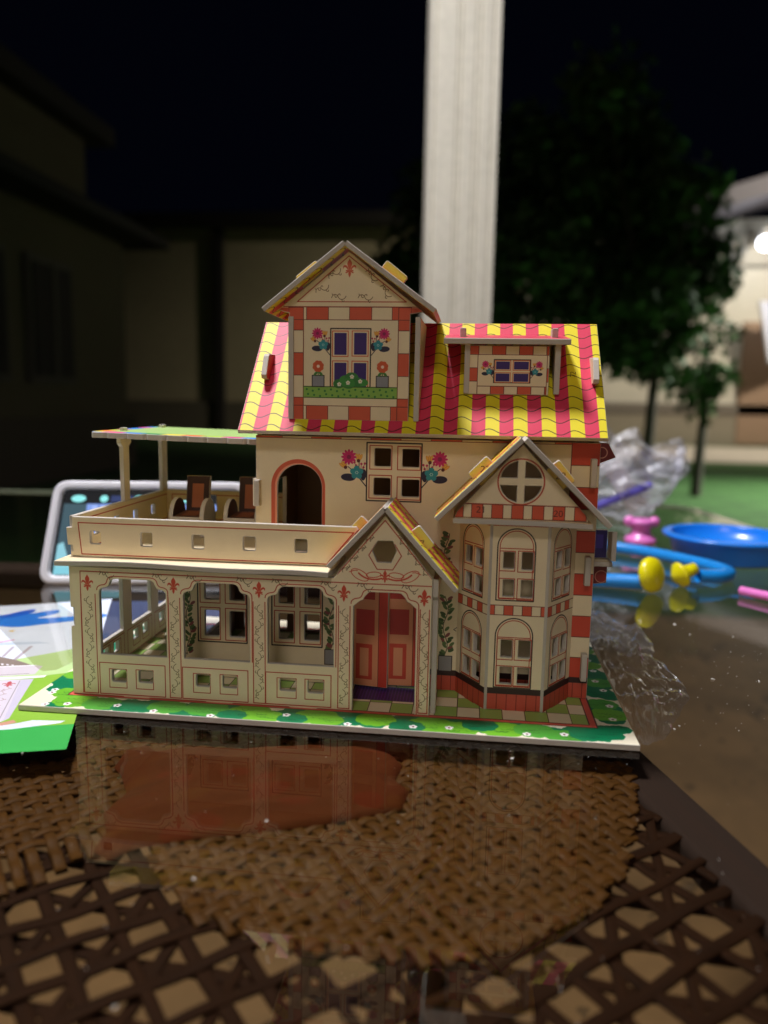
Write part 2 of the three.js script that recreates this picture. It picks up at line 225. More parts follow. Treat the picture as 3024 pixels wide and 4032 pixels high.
// terrace deck
{
  const front = []; for (let x = 13.2; x <= 138; x += 4) front.push([x, 11.6]);
  const wave = (x) => 0.75 * Math.sin((x - 30) / 40 * 3.14) + 0.3 * Math.sin(x / 11) - (x > 118 ? (x - 118) * 0.05 : 0);
  board('terrace_deck', house, P(...front, [138, 11.6], [140, 20], [140, 46.4], [94, 46.4], [94, 137], [13, 137]), FLAT.cream, { at: [0, 64.2, 0], uy: [0, 0, -1], bend: (x, y) => wave(x) * Math.max(0, 1 - (y - 11) / 9) });
}
// rails round the terrace
const RAIL_WIN = [[25.6, 70.2, 30.8, 76.1], [49.6, 69.9, 55.2, 76.3], [73.8, 69.8, 79.5, 76.2], [97.4, 70, 103.3, 76.3], [120.9, 70.1, 126.7, 76.1]];
const railPrint = print(12, 62, 152, 84, 9, (g) => { rect(g, 12, 62, 152, 84, CREAM); line(g, [[20.1, 79.8], [147.4, 79.8], [135.6, 65.3], [21.4, 65.3]], 0.5, LINE, true); text(g, '18', 25, 63.6, 3); });
board('terrace_front_rail', house, P([16, 64.4], [19, 64.4], [135.3, 64.4], [149.4, 81.2], [148.6, 82.4], [17.2, 82.5], [16.9, 77.6], [14.2, 77.4], [14.6, 69.4], [17, 69.2], [17.2, 66.6], [16, 66.4]), paper(railPrint), { at: [0, 0, -21.5], holes: RAIL_WIN.map((w) => R(...w, 0.9)) });
const railSidePrint = print(-138, 62, -20, 84, 6, (g) => { rect(g, -138, 62, -20, 84, CREAM); rectL(g, -133, 65.4, -27, 79.8, 0.5, LINE); });
const SIDE_HOLES = () => [-45, -67, -89.5, -113].map((z) => R(z - 2.8, 70.5, z + 2.8, 76.2, 0.8));
board('terrace_side_rail', house, P([-136, 64.4], [-24, 64.4], [-24, 82.5], [-136, 82.5]), [paper(railSidePrint), paper(railSidePrint)], { at: [14.6, 0, 0], ux: [0, 0, 1], holes: SIDE_HOLES() });
board('terrace_back_rail', house, P([15, 64.4], [94, 64.4], [94, 82.5], [15, 82.5]), [paper(railPrint), paper(railPrint)], { at: [0, 0, -133], holes: [R(25, 70, 31, 76.2), R(42, 70, 47.5, 80), R(72, 70, 78, 76.2)] });
for (const [a, b, top] of [[-85.6, -74.2, 117.2], [-137, -125, 117]]) board('canopy_post', house, P([a + 2.4, 82.4], [b - 2.4, 82.4], [b - 2.2, 111], [b + 0.6, 113], [b + 0.6, 115.6], [b - 3, 116.4], [b - 3.4, 121], [a + 3.4, 121], [a + 3, 116.4], [a - 0.6, 115.6], [a - 0.6, 113], [a + 2.2, 111]), [FLAT.cream, FLAT.cream], { at: [14.7, 0, 0], ux: [0, 0, 1] });
{ // canopy with a scalloped front edge
  const cols = ['#1d6fd0', '#e0348a', '#2a7fd8', '#118a4d', '#e8d22a', '#e8642a', '#a9c93a', '#d42a8a', '#2a86d8'];
  const tex = print(4, 52, 100, 142, 6, (g) => { rect(g, 4, 52, 100, 142, '#a9c77a'); for (let y = 66; y < 142; y += 2.6) line(g, [[4, y], [100, y]], 0.4, '#7ea152', false); for (let k = 0; k < 10; k++) rect(g, 4 + k * 10.2, 50, 14.2 + k * 10.2, 67, cols[k % 9]); for (let k = 0; k < 9; k++) rect(g, 4, 62 + k * 9, 13, 71 + k * 9, cols[(k + 4) % 9]); });
  const s = new THREE.Shape(); s.moveTo(9, 60.5); for (let k = 0; k < 9; k++) { const a = Math.max(9, 7 + k * 10.2), b = Math.min(95.6, 17.2 + k * 10.2); s.quadraticCurveTo(a + 0.2, 57, a + 2, 57); s.lineTo(b - 2, 57); s.quadraticCurveTo(b - 0.2, 57, b, 60.2); }
  s.lineTo(95.6, 140); s.lineTo(12, 140); s.quadraticCurveTo(7, 138, 7, 132); s.lineTo(7, 64); s.closePath();
  board('canopy', house, s, [paper(tex), FLAT.yellow], { at: [0, 119.7, 0], ux: [0.9998, -0.0196, 0], uy: [0, 0, -1], T: 2.8 });
}
// porch roof ---------------------------------------------------
const miniRoofL = paper(print(-60, 0, 0, 60, 8, (g) => roofPrint(g, -60, 0, 60, -12.2, 6.2, 6.8, 1.35, 0.42)), 0.42);
const miniRoof = print(0, 0, 60, 60, 8, (g) => roofPrint(g, 0, 60, 60, 6, 6.2, 6.8, 1.35, 0.42)), miniRoofMat = paper(miniRoof, 0.42);
function gable(name, parent, apex, tipL, tipR, zf, zb, gap = 0.7) { // two roof panels meeting at a ridge; apex, tips in (x, y)
  for (const [k, tip] of [[-1, tipL], [1, tipR]]) {
    const d = V(apex[0] - tip[0], apex[1] - tip[1], 0), L = d.length() - gap; d.normalize();
    const e = k * (zf - zb), mat = k < 0 ? miniRoofL : miniRoofMat; board(name, parent, k < 0 ? P([e, 0], [0, 0], [0, L], [e, L]) : P([0, 0], [e, 0], [e, L], [0, L]), [mat, mat], { at: [tip[0], tip[1], zf], ux: [0, 0, -k], uy: [d.x, d.y, 0] });
  }
}
gable('porch_roof_panel', house, [162.1, 94.2], [137, 66.8], [194, 58.6], -12.2, -46.8, 1.5);
const tabPrint = (s, x = 0, y = 0) => paper(print(-6, -4.5, 6, 4.5, 10, (g) => { rect(g, -6, -4.5, 6, 4.5, '#e5d36a'); if (s) text(g, s, x, y, 4, INK, s === '22' ? -0.8 : 0.88); }));
function tab(parent, at, a, w, h, mat) { const c = Math.cos(a), s = Math.sin(a); board('roof_tab', parent, RS(-w / 2, -h / 2, w / 2, h / 2, 1.1), [mat, FLAT.yellow], { at, ux: [c, s, 0], uy: [-s, c, 0] }); }
tab(house, [177.2, 78.3, -19.5], -0.88, 11, 6.5, tabPrint('7', 1.5, -0.8)); tab(house, [149.7, 82.5, -23.5], 0.83, 8, 5.5, tabPrint(''));
board('porch_side_post', house, P([-26, 0.2], [-18.8, 0.2], [-18.8, 52], [-16.6, 54], [-16.6, 61.5], [-47, 61.5], [-47, 54], [-26, 50]), [FLAT.cream, FLAT.cream], { at: [183, 0, 0], ux: [0, 0, 1], T: 2.4 });

// main walls ----------------------------------------------------
const UP_PANES = [[152.8, 107.1, 160.4, 115.5], [165.8, 107.1, 173.7, 115.4], [152.6, 93.5, 160.4, 101.7], [165.8, 93.2, 173.9, 101.2]];
const LOW_PANES = [[69.9, 21, 77.2, 34.2], [82.6, 21, 90.2, 34.1], [69.9, 39.6, 77.3, 50], [82.6, 39.6, 90.2, 50], [107.2, 21.4, 114.4, 34.3], [119.8, 21.2, 127.3, 34.4], [107.2, 39.4, 114.4, 50], [119.8, 39.4, 127.3, 50]];
const mainPrint = print(56, -4, 256, 122, 8, (g) => {
  rect(g, 56, -4, 256, 122, CREAM);
  blocks(g, 95, 256, 119.3, 122, 14, 0);
  for (let k = 0; k < 11; k++) { const lo = 10 + k * 10, x0 = lo < 80 ? 246 : 242.5; rect(g, x0, lo, 256, lo + 10, k % 2 ? CREAM : '#c9472f'); line(g, [[x0, lo], [256, lo]], 0.35, '#6a2a1a', false); line(g, [[x0, lo], [x0, lo + 10]], 0.4, '#6a2a1a', false); }
  plinth(g, 176, 256);
  rectL(g, 149.2, 90.9, 174.8, 118, 0.6, INK); UP_PANES.forEach(([a, b, c, d]) => rectL(g, a - 2.2, b - 1.4, c + 0.5, d + 1.2, 0.42, LINE));
  bouquet(g, 148.9, 97.6, 1.02, -1); bouquet(g, 175, 97.6, 1.02, 1);
  g.beginPath(); g.moveTo(103.6, 64); g.lineTo(103.6, 96.4); g.arc(116.6, 96.4, 13, Math.PI, 0, true); g.lineTo(129.6, 64); g.closePath(); g.fillStyle = '#cf5b3e'; g.fill();
  g.beginPath(); g.moveTo(105.4, 64); g.lineTo(105.4, 96.2); g.arc(116.8, 96.2, 11.4, Math.PI, 0, true); g.lineTo(128.2, 64); g.closePath(); g.fillStyle = '#e89a7c'; g.fill();
  for (const [a, b] of [[66.5, 91.2], [103.7, 128.6]]) { rectL(g, a, 18.2, b, 53, 0.6, INK); }
  LOW_PANES.forEach(([a, b, c, d]) => rectL(g, a - 2.2, b - 1.7, c + 0.5, d + 1.3, 0.42, LINE));
  ivy(g, 61.6, 11, 47); ivy(g, 133, 17.5, 46); ivy(g, 188, 17, 47); g.save(); ivy(g, 187.5, 58, 77); g.restore();
  for (const [a, b] of [[129.9, 136.2], [185.2, 191.5]]) { rect(g, a, 9.8, b, 17.3, '#8e8c8c'); rectL(g, a, 9.8, b, 17.3, 0.35, INK); }
  text(g, '7', 193, 31, 3.4, INK, 2.6);
});
{
  const door = new THREE.Path(); door.moveTo(106.6, 65.5); door.lineTo(128, 65.5); door.lineTo(128, 96.2); door.absarc(117.3, 96.2, 10.7, 0, Math.PI, false); door.closePath();
  board('main_front_wall', house, P([58, 0.2], [144, 0.2], [144, 56], [175, 56], [175, 0.2], [255.2, 0.2], [255.2, 120.3], [96.2, 120.3], [96.2, 100], [94.6, 99.6], [94.6, 86.6], [96, 86.2], [95.6, 61.2], [58, 61.2]), paper(mainPrint), { at: [0, 0, -47.5], holes: [door, ...[...UP_PANES, ...LOW_PANES].map((w) => R(...w, 0.8))] });
}
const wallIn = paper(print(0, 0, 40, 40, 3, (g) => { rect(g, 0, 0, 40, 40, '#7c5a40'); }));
const blockSide = paper(print(-130, 0, -48, 180, 3, (g) => { rect(g, -130, 0, -48, 180, CREAM); blocks(g, -60, -48, 10, 130, 10, 0, true); blocks(g, -130, -118, 10, 130, 10, 0, true); }));
const gableSide = (z0, z1) => P([z0, 0.2], [z1, 0.2], [z1, 119.6], [-87, 171], [z0, 119.6]);
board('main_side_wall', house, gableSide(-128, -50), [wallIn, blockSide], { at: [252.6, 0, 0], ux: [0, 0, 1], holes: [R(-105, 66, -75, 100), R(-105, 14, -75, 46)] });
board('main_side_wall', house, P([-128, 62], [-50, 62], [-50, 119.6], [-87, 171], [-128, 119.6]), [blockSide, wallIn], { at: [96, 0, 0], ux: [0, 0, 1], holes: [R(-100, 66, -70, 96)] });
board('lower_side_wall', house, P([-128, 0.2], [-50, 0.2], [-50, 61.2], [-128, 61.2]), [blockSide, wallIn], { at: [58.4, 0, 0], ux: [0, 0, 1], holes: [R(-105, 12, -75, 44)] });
{ // back wall with openings that let the lamp light in
  const holes = [[66, 2, 92, 30], [104, 2, 132, 30], [150, 20, 176, 50], [205, 14, 235, 44], [205, 66, 235, 104]].map((w) => R(...w));
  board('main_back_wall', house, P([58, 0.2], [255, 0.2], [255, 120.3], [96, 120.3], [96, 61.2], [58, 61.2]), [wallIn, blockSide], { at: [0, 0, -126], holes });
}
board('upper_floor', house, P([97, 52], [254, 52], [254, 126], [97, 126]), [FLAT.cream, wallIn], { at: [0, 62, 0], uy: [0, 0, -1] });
// red double door, its leaves a little open
const leafPrint = print(0, 0, 18, 56, 10, (g) => { rect(g, 0, 0, 18, 56, '#e59a72'); rect(g, 1.2, 25.5, 10.4, 38, '#bf3a32'); rect(g, 1.2, 43, 10.4, 54, '#bf3a32'); rect(g, 1.2, 3.4, 9.4, 21, '#cf4a38'); rect(g, 3.2, 5, 7.6, 19, '#e59a72'); rect(g, 12.6, 0, 18, 56, '#cf4434'); line(g, [[12.4, 0], [12.4, 56]], 0.3, '#7a1f1a', false); });
for (const [k, x, z] of [[1, 144.2, -46.6], [-1, 175, -46.6]]) {
  const a = k > 0 ? 0.16 : 0.04;
  board('door_leaf', house, P([0, 0], [k > 0 ? 17 : 14.6, 0], [k > 0 ? 17 : 14.6, 55], [0, 55]), [paper(leafPrint), M.inside], { T: 1.6, at: k > 0 ? [x, 0.8, z] : [x - 14.7, 1.2, z - 0.4], ux: [Math.cos(a), 0, k > 0 ? Math.sin(a) : -Math.sin(a)] });
}
// small card tabs of the right wall that come through the front
for (const [x, a, b] of [[249.5, 100.2, 113.3], [249.3, 55.1, 68.7], [250, 9.6, 22.7]]) board('wall_tab', house, RS(-49, a, -43.6, b, 0.9), [M.foam, M.foam], { at: [x + 1.4, 0, 0], ux: [0, 0, 1], T: 2.6 });
board('wall_tab', house, RS(-49, 86.8, -43.4, 99.4, 0.9), [M.foam, FLAT.cream], { at: [96.2, 0, 0], ux: [0, 0, 1], T: 2.6 });
// boards that stand out of the right side wall
const brown = (draw) => paper(print(0, 0, 14, 16, 10, (g) => { rect(g, 0, 0, 14, 16, '#6e1d1c'); draw(g); }));
board('side_bracket', house, P([0, 0], [2.2, 11.4], [6.4, 11.2], [10.4, 4.2]), [brown((g) => { g.lineWidth = 0.5; g.strokeStyle = '#c98f7c'; g.beginPath(); g.ellipse(3.4, 6.4, 2.6, 2.6, 0, 0, 7); g.stroke(); })], { at: [257.6, 107.6, -80] });
board('side_window_box', house, P([0, 0], [9, 0], [9, 14.4], [0, 14.4]), [paper(print(0, 0, 9, 15, 12, (g) => { rect(g, 0, 0, 9, 15, '#241a5c'); rect(g, 3, 5, 7, 12, '#3b2d84'); }))], { at: [257.2, 61.4, -80] });
board('side_shutter', house, P([-12, 0], [0, 0], [0, 12.6], [-12, 14.6]), [FLAT.cream, FLAT.cream], { at: [268.6, 62.4, -80], ux: [0, 0, -1], uy: [0, 1, 0] });
board('side_shelf', house, P([257, 74], [268.2, 74], [268.2, 88], [257, 88]), [FLAT.cream, M.foam], { at: [0, 60.6, 0], uy: [0, 0, -1] });
board('side_bracket', house, P([0, 0], [9.6, 1.2], [9.8, 10], [0, 9.4]), [brown((g) => { disc(g, 7, 4.4, 3, '#8e2a28'); g.lineWidth = 0.4; g.strokeStyle = '#c98f7c'; g.beginPath(); g.ellipse(7, 4.4, 3, 3, 0, 0, 7); g.stroke(); })], { at: [257.2, 47.6, -80] });

// main roof ------------------------------------------------------
const SL = Math.hypot(53.4, 49.7), RC = 49.7 / SL, RSn = 53.4 / SL;
const roofTex = print(90, 0, 257, 73, 9, (g) => { roofPrint(g, 88, 258, 73, 172.25, 6.2, 6.8, 1.35, 0.42); line(g, [[90, 0], [90, 73]], 1, '#c4305a', false); text(g, '72', 243, 38.5, 3.4, INK, 1.45); });
const roofMat = new THREE.MeshPhysicalMaterial({ map: roofTex, roughness: 0.5, specularIntensity: 0.55, bumpMap: linenBump, bumpScale: 0.00008 });
board('main_roof', house, P([90.6, 0], [256.4, 0], [256.2, SL], [90.8, SL]), [roofMat, M.insideYellow], { at: [0, 122.7, -37], uy: [0, RSn, -RC], holes: [], bend: (x) => 0.25 * Math.sin(x / 30) });
board('main_roof', house, P([-256.4, 0], [-90.6, 0], [-90.8, SL], [-256.2, SL]), [paper(print(-257, 0, -90, 73, 4, (g) => roofPrint(g, -258, -88, 73, -172.25, 6.2, 6.8, 1.35, 0.42)), 0.4), M.insideYellow], { at: [0, 122.7, -137.6], ux: [-1, 0, 0], uy: [0, RSn, RC] });
for (const x of [97.2, 251.2]) board('roof_peg', house, P([-68, 145.6], [-54.6, 146.8], [-53.6, 148.6], [-58.2, 157.4], [-60, 158.6], [-76, 159]), [FLAT.cream, paper(print(-78, 140, -50, 165, 6, (g) => { rect(g, -78, 140, -50, 165, '#c43340'); }))], { at: [x, 0, 0], ux: [0, 0, 1], T: 2.6 });

// big dormer -----------------------------------------------------
const dormerPrint = print(108, 126, 176, 206, 11, (g) => {
  rect(g, 108, 126, 176, 206, CREAM);
  line(g, [[117.4, 180.8], [140.7, 200.6], [166.6, 180.8]], 0.4, LINE, true); line(g, [[111, 178.6], [174, 178.6]], 0.4, LINE, false);
  fleur(g, 141, 195.4, 4.1, '#c65a3c');
  for (const [x, y, a] of [[126, 184.5, 0.5], [132, 190.6, 0.7], [148, 193.6, -0.6], [154.6, 187.2, -0.7], [133, 182.2, 0.1], [145, 182.2, 0.05]]) vine(g, x, y, 6.6, a, '#6a4a2c', 0.28);
  blocks(g, 113.4, 120.2, 128.2, 178.4, 10.03, 0, true); blocks(g, 163.3, 169, 128.2, 178.4, 10.03, 0, true);
  for (const [y0, y1] of [[172.9, 178.5], [128.2, 134.6]]) { rect(g, 120.2, y0, 163.3, y1, CREAM); rect(g, 121.6, y0, 131.6, y1, RED); rect(g, 141.2, y0, 151.2, y1, RED); rect(g, 160.4, y0, 163.3, y1, RED); for (const x of [120.2, 121.6, 131.6, 141.2, 151.2, 160.4, 163.3]) line(g, [[x, y0], [x, y1]], 0.3, '#6a2a1a', false); line(g, [[113.4, y0], [168.6, y0]], 0.3, '#6a2a1a', false); line(g, [[113.4, y1], [168.6, y1]], 0.3, '#6a2a1a', false); }
  line(g, [[120.2, 134.6], [120.2, 172.9]], 0.4, '#7a3a20', false); line(g, [[163.3, 134.6], [163.3, 172.9]], 0.4, '#7a3a20', false);
  rectL(g, 132.7, 143.2, 150.9, 169.1, 0.55, INK);
  for (const [a, b, c, d] of [[134.4, 157.5, 140, 167.2], [143.4, 157.7, 149.1, 167.3], [134.5, 143.2, 140, 154], [143.4, 143.2, 149.1, 154]]) { rect(g, a, b, c, d, '#38206e'); rectL(g, a - 0.9, b - 0.7, c + 0.7, d + 0.8, 0.4, '#cf5b2f'); }
  bouquet(g, 132.4, 157.4, 0.72, -1); bouquet(g, 151.2, 157.4, 0.72, 1);
  rect(g, 120.3, 138.3, 163.2, 143.2, '#86b54e'); line(g, [[120.3, 143.2], [163.2, 143.2]], 0.4, '#3a5a20', false); line(g, [[120.3, 138.3], [163.2, 138.3]], 0.4, '#3a5a20', false);
  for (let k = 0; k < 15; k++) { disc(g, 121.8 + k * 2.8, 142 - (k % 2) * 0.7, 0.5, '#2f7a36'); disc(g, 121.8 + k * 2.8 + 0.6, 139.8 - (k % 3) * 0.4, 0.5, '#2f7a36'); }
  for (const [a, b] of [[124.3, 129.8], [153.7, 159.2]]) { rect(g, a, 143.2, b, 148.2, '#8a8c94'); rectL(g, a, 143.2, b, 148.2, 0.4, INK); const x = (a + b) / 2; line(g, [[x, 148.2], [x, 151.5]], 0.5, '#3f7a35', false); disc(g, x - 1.2, 149, 1.2, '#3f7a35', 0.6, 0.8); disc(g, x + 1.2, 149, 1.2, '#3f7a35', 0.6, -0.8); flower5(g, x, 152.3, 2.6, '#d0582e', '#f3d9c8', 8); }
  for (const [x, y, r, c] of [[136.6, 144.6, 2.6, '#2f7a36'], [139.6, 146.2, 2.8, '#3c8f3c'], [142.4, 147.2, 3.2, '#357f3a'], [145.6, 145.2, 2.8, '#2f7a36'], [148, 145.2, 2, '#3c8f3c'], [141, 144.6, 3, '#3c8f3c']]) disc(g, x, Math.max(y, 143.4 + r * 0.45), r, c, r * 0.8);
  rect(g, 133.5, 143.0, 150, 143.3, '#3a5a20'); for (const [x, y] of [[142.6, 147.8], [136.8, 144.4], [140.8, 145.1], [146.4, 145.8]]) flower5(g, x, y, 1, '#e8e8d8', '#c8b84a');
  rect(g, 108, 126, 113.4, 178.2, RED); rect(g, 169, 126, 176, 178.2, RED);
});
board('dormer_front_wall', house, P([113.6, 128.2], [168.5, 128.2], [168.5, 175.6], [174, 176.6], [140.6, 202.6], [108.6, 177.2], [113.6, 175.8]), [paper(dormerPrint)], { at: [0, 0, -42] });
const dormerSide = paper(print(-90, 126, -38, 180, 6, (g) => { rect(g, -90, 126, -38, 180, CREAM); blocks(g, -50, -38, 128.2, 178.4, 10.03, 0, true); blocks(g, -90, -38, 172.9, 179, 10, 0); }));
for (const x of [113.4, 170.9]) board('dormer_side_wall', house, P([-41, 128.4], [-41, 174.2], [-86, 174.2], [-84.5, 173], [-45, 130.6]), [x > 140 ? M.inside : dormerSide, x > 140 ? dormerSide : M.inside], { at: [x, 0, 0], ux: [0, 0, 1], T: 2.4 });
gable('dormer_roof_panel', house, [139.8, 206.6], [102.6, 177.4], [180.3, 177.4], -35.4, -88, 1.2);
tab(house, [122.6, 192.9, -43], 0.66, 12, 6.2, tabPrint('')); tab(house, [160.4, 192.9, -43], -0.66, 12, 6.2, tabPrint(''));

// small dormer ---------------------------------------------------
const smallPrint = print(190, 139, 235, 166, 12, (g) => {
  rect(g, 190, 139, 235, 166, CREAM); blocks(g, 193.2, 231, 159, 163, 6.1, 0); blocks(g, 193.2, 199, 141, 159, 6, 1, true); blocks(g, 230.2, 235, 141, 159, 6, 1, true); blocks(g, 199, 230.2, 141, 144.8, 6.1, 1);
  rectL(g, 206.4, 146.5, 222.8, 156.8, 0.45, INK);
  for (const [a, b, c, d] of [[207.3, 152.5, 213.5, 156], [215.4, 152.5, 222, 156], [207.3, 147, 213.5, 150.6], [215.4, 147, 222, 150.6]]) { rect(g, a, b, c, d, '#38206e'); rectL(g, a - 0.4, b - 0.4, c + 0.4, d + 0.4, 0.3, '#cf5b2f'); }
  bouquet(g, 206.2, 148.6, 0.46, -1); bouquet(g, 223, 148.6, 0.46, 1);
});
board('small_dormer_wall', house, P([193, 141.1], [231.2, 141.1], [231.2, 163.2], [193, 163.2]), [paper(smallPrint)], { at: [0, 0, -53] });
for (const x of [192.9, 233.5]) board('small_dormer_side_wall', house, P([-52, 141.6], [-51.6, 164], [-56, 165.4], [-74, 164], [-74, 163.2], [-54, 141.6]), [M.foam, FLAT.cream], { at: [x, 0, 0], ux: [0, 0, 1], T: 2.5 });
board('small_dormer_roof', house, P([183.4, 0], [239.8, 0], [239.8, 30], [183.4, 30]), [miniRoofMat, FLAT.yellow], { at: [0, 165.9, -48], uy: [0, 0.13, -0.9915], T: 2.6 });
for (const x of [191.8, 233.6]) board('roof_tab', house, RS(x - 1.4, 164, x + 1.4, 171.4, 0.6), [M.foam, M.foam], { at: [0, 0, -58], T: 7 });

// bay window -------------------------------------------------------
const BAYP = [[213.1, 65.3, 217.8, 72.6], [221.1, 65, 225.9, 72.8], [213.3, 52.7, 218, 60.3], [221.2, 52.5, 226.2, 60.4], [213.4, 24.8, 218.4, 32.8], [221.2, 24.8, 226.4, 32.8], [213.4, 12.4, 218.6, 20.3], [221.2, 12.4, 226.4, 20.3]];
const bayDraw = (g, x0, x1, cx) => {
  rect(g, x0, -4, x1, 90, CREAM); blocks(g, x0, x1, 44.2, 48.6, 4.05, 0); const sh = BAYP.map(([a, b, c, d]) => [a - 219.6 + cx, b, c - 219.6 + cx, d]);
  archWindow(g, cx - 1, 50.9, 74.9, 8.2, sh.slice(0, 4)); archWindow(g, cx - 0.6, 10.7, 34.6, 8.2, sh.slice(4)); plinth(g, x0, x1); line(g, [[x0, 84.4], [x1, 84.4]], 0.4, LINE, false);
};
const bayHoles = (cx) => BAYP.map(([a, b, c, d]) => R(a - 219.6 + cx, b, c - 219.6 + cx, d, 0.5));
board('bay_front_wall', house, P([207.6, 0.1], [215, 0.1], [215.4, -1.6], [225.4, -1.6], [225.8, 0.1], [232.2, 0.1], [232.2, 86], [207.6, 86]), [paper(print(206, -4, 234, 90, 10, (g) => bayDraw(g, 206, 234, 219.6)))], { at: [0, 0, -28], holes: bayHoles(219.6) });
{
  const tex = paper(print(0, -4, 25, 90, 10, (g) => bayDraw(g, 0, 25, 12.6)));
  const a = V(193.4, 0, -47.3), b = V(206.9, 0, -27.2), d = b.clone().sub(a), L = d.length(); d.normalize();
  const w = P([0, 0.1], [8, 0.1], [8.4, -1.4], [16, -1.4], [16.4, 0.1], [L, 0.1], [L, 86], [0, 86]);
  board('bay_side_wall', house, w, [tex], { at: [a.x, 0, a.z], ux: [d.x, 0, d.z], holes: bayHoles(12.6) });
  const a2 = V(233, 0, -27.2), b2 = V(246.6, 0, -47.3), d2 = b2.clone().sub(a2), L2 = d2.length(); d2.normalize();
  board('bay_side_wall', house, P([0, 0.1], [8, 0.1], [8.4, -1.4], [16, -1.4], [16.4, 0.1], [L2, 0.1], [L2, 86], [0, 86]), [tex], { at: [a2.x, 0, a2.z], ux: [d2.x, 0, d2.z], holes: bayHoles(12.6) });
}
board('bay_cornice', house, P([190.6, 21], [205, 20.6], [230, 20.8], [249.4, 20.4], [249.4, 46.6], [190.6, 46.6]), [FLAT.cream, FLAT.cream], { at: [0, 87.7, 0], uy: [0, 0, -1], bend: (x, y) => 0.35 * Math.sin((x - 190) / 16) - (x - 220) * 0.006 });
const bayGable = print(188, 86, 252, 124, 11, (g) => {
  rect(g, 188, 86, 252, 124, CREAM); line(g, [[188, 94.2], [252, 94]], 0.4, LINE, false);
  const e = [190, 194.8, 198.4, 203.2, 207, 211.8, 215.5, 220.5, 224.2, 229.1, 233, 237.9, 242, 247]; for (let k = 0; k < 13; k++) { rect(g, e[k], 88, e[k + 1], 94, k % 2 ? CREAM : RED); rectL(g, e[k], 88, e[k + 1], 94, 0.3, '#6a2a1a'); }
  g.beginPath(); g.arc(219, 104.1, 9.8, 0, 7); g.lineWidth = 0.6; g.strokeStyle = LINE; g.stroke(); text(g, '21', 202.4, 91.7, 3.8); text(g, '20', 235.2, 91, 3.8);
});
{
  const holes = []; for (const [sx, sy] of [[1, 1], [-1, 1], [-1, -1], [1, -1]]) { const p = new THREE.Path(), r = 8.9, c = 1.65, a0 = Math.asin(c / r); const pts = [[c, c]]; for (let k = 0; k <= 8; k++) { const a = a0 + (Math.PI / 2 - 2 * a0) * k / 8; pts.push([r * Math.cos(a), r * Math.sin(a)]); } pts.forEach(([x, y], i) => (i ? p.lineTo(219 + sx * x, 104.1 + sy * y) : p.moveTo(219 + sx * x, 104.1 + sy * y))); p.closePath(); holes.push(p); }
  board('bay_gable_wall', house, P([191, 87.8], [248, 87.6], [247, 90.5], [219.2, 120.2], [192, 90.5]), [paper(bayGable)], { at: [0, 0, -24], holes });
}
gable('bay_roof_panel', house, [219.2, 124.6], [182.6, 88.4], [257, 87.6], -17.4, -47, 2);
tab(house, [203.1, 107.9, -25.5], 0.8, 11, 8.4, tabPrint('22', 1.2, 0.4)); tab(house, [235.4, 107.1, -25.5], -0.88, 11.5, 7.6, tabPrint('23', 0.2, 0.2));
finish(house);

// ---------------------------------------------------------------- toy chairs on the terrace
const chairWood = paper(print(0, 0, 30, 40, 6, (g) => { rect(g, 0, 0, 30, 40, '#472820'); })), chairBack = paper(print(-8, 0, 8, 30, 10, (g) => { rect(g, -8, 0, 8, 30, '#3f241e'); rect(g, -3.4, 3, 3.4, 16.5, '#b46a46'); rectL(g, -3.4, 3, 3.4, 16.5, 0.4, '#2c1410'); }));
function toyChair(x, z, label) {
  const t = thing('toy_chair', label, 'toy chair', [x * MM, 0.0644, z * MM], 'brown card armchairs on the terrace of the toy house');
  for (const s of [-1, 1]) { const sh = new THREE.Shape(); sh.moveTo(-9.5, 0); sh.lineTo(-7, 0); sh.lineTo(-6.4, 2.6); sh.lineTo(6.4, 2.6); sh.lineTo(7, 0); sh.lineTo(9.5, 0); sh.lineTo(9.5, 10); sh.absarc(0, 10, 9.5, 0, Math.PI, false); sh.closePath(); board('armrest', t, sh, [s < 0 ? chairWood : M.foam, s < 0 ? chairWood : chairWood, M.foam], { at: [x + s * 8.4 + 1.1, 64.4, z], ux: [0, 0, -1] }); }
  board('seat', t, P([-7.2, -10.5], [7.2, -10.5], [7.2, 8], [-7.2, 8]), [paper(print(-8, -11, 8, 9, 8, (g) => { rect(g, -8, -11, 8, 9, '#5a3022'); rect(g, -4, -7, 4, 9, '#8a5038'); }))], { at: [x, 75.6, z], uy: [0, 0.05, -0.9987] });
  board('backrest', t, P([-6.4, 0], [6.4, 0], [6.6, 20.6], [-6.6, 20.6]), [chairBack, chairWood], { at: [x, 74.6, z - 7], uy: [0, 0.985, -0.17] });
  return finish(t);
}
toyChair(49.5, -88, 'brown card armchair with orange back, nearer the left end of the toy terrace');
toyChair(78.5, -90, 'brown card armchair with orange back, half hidden by the toy house wall');

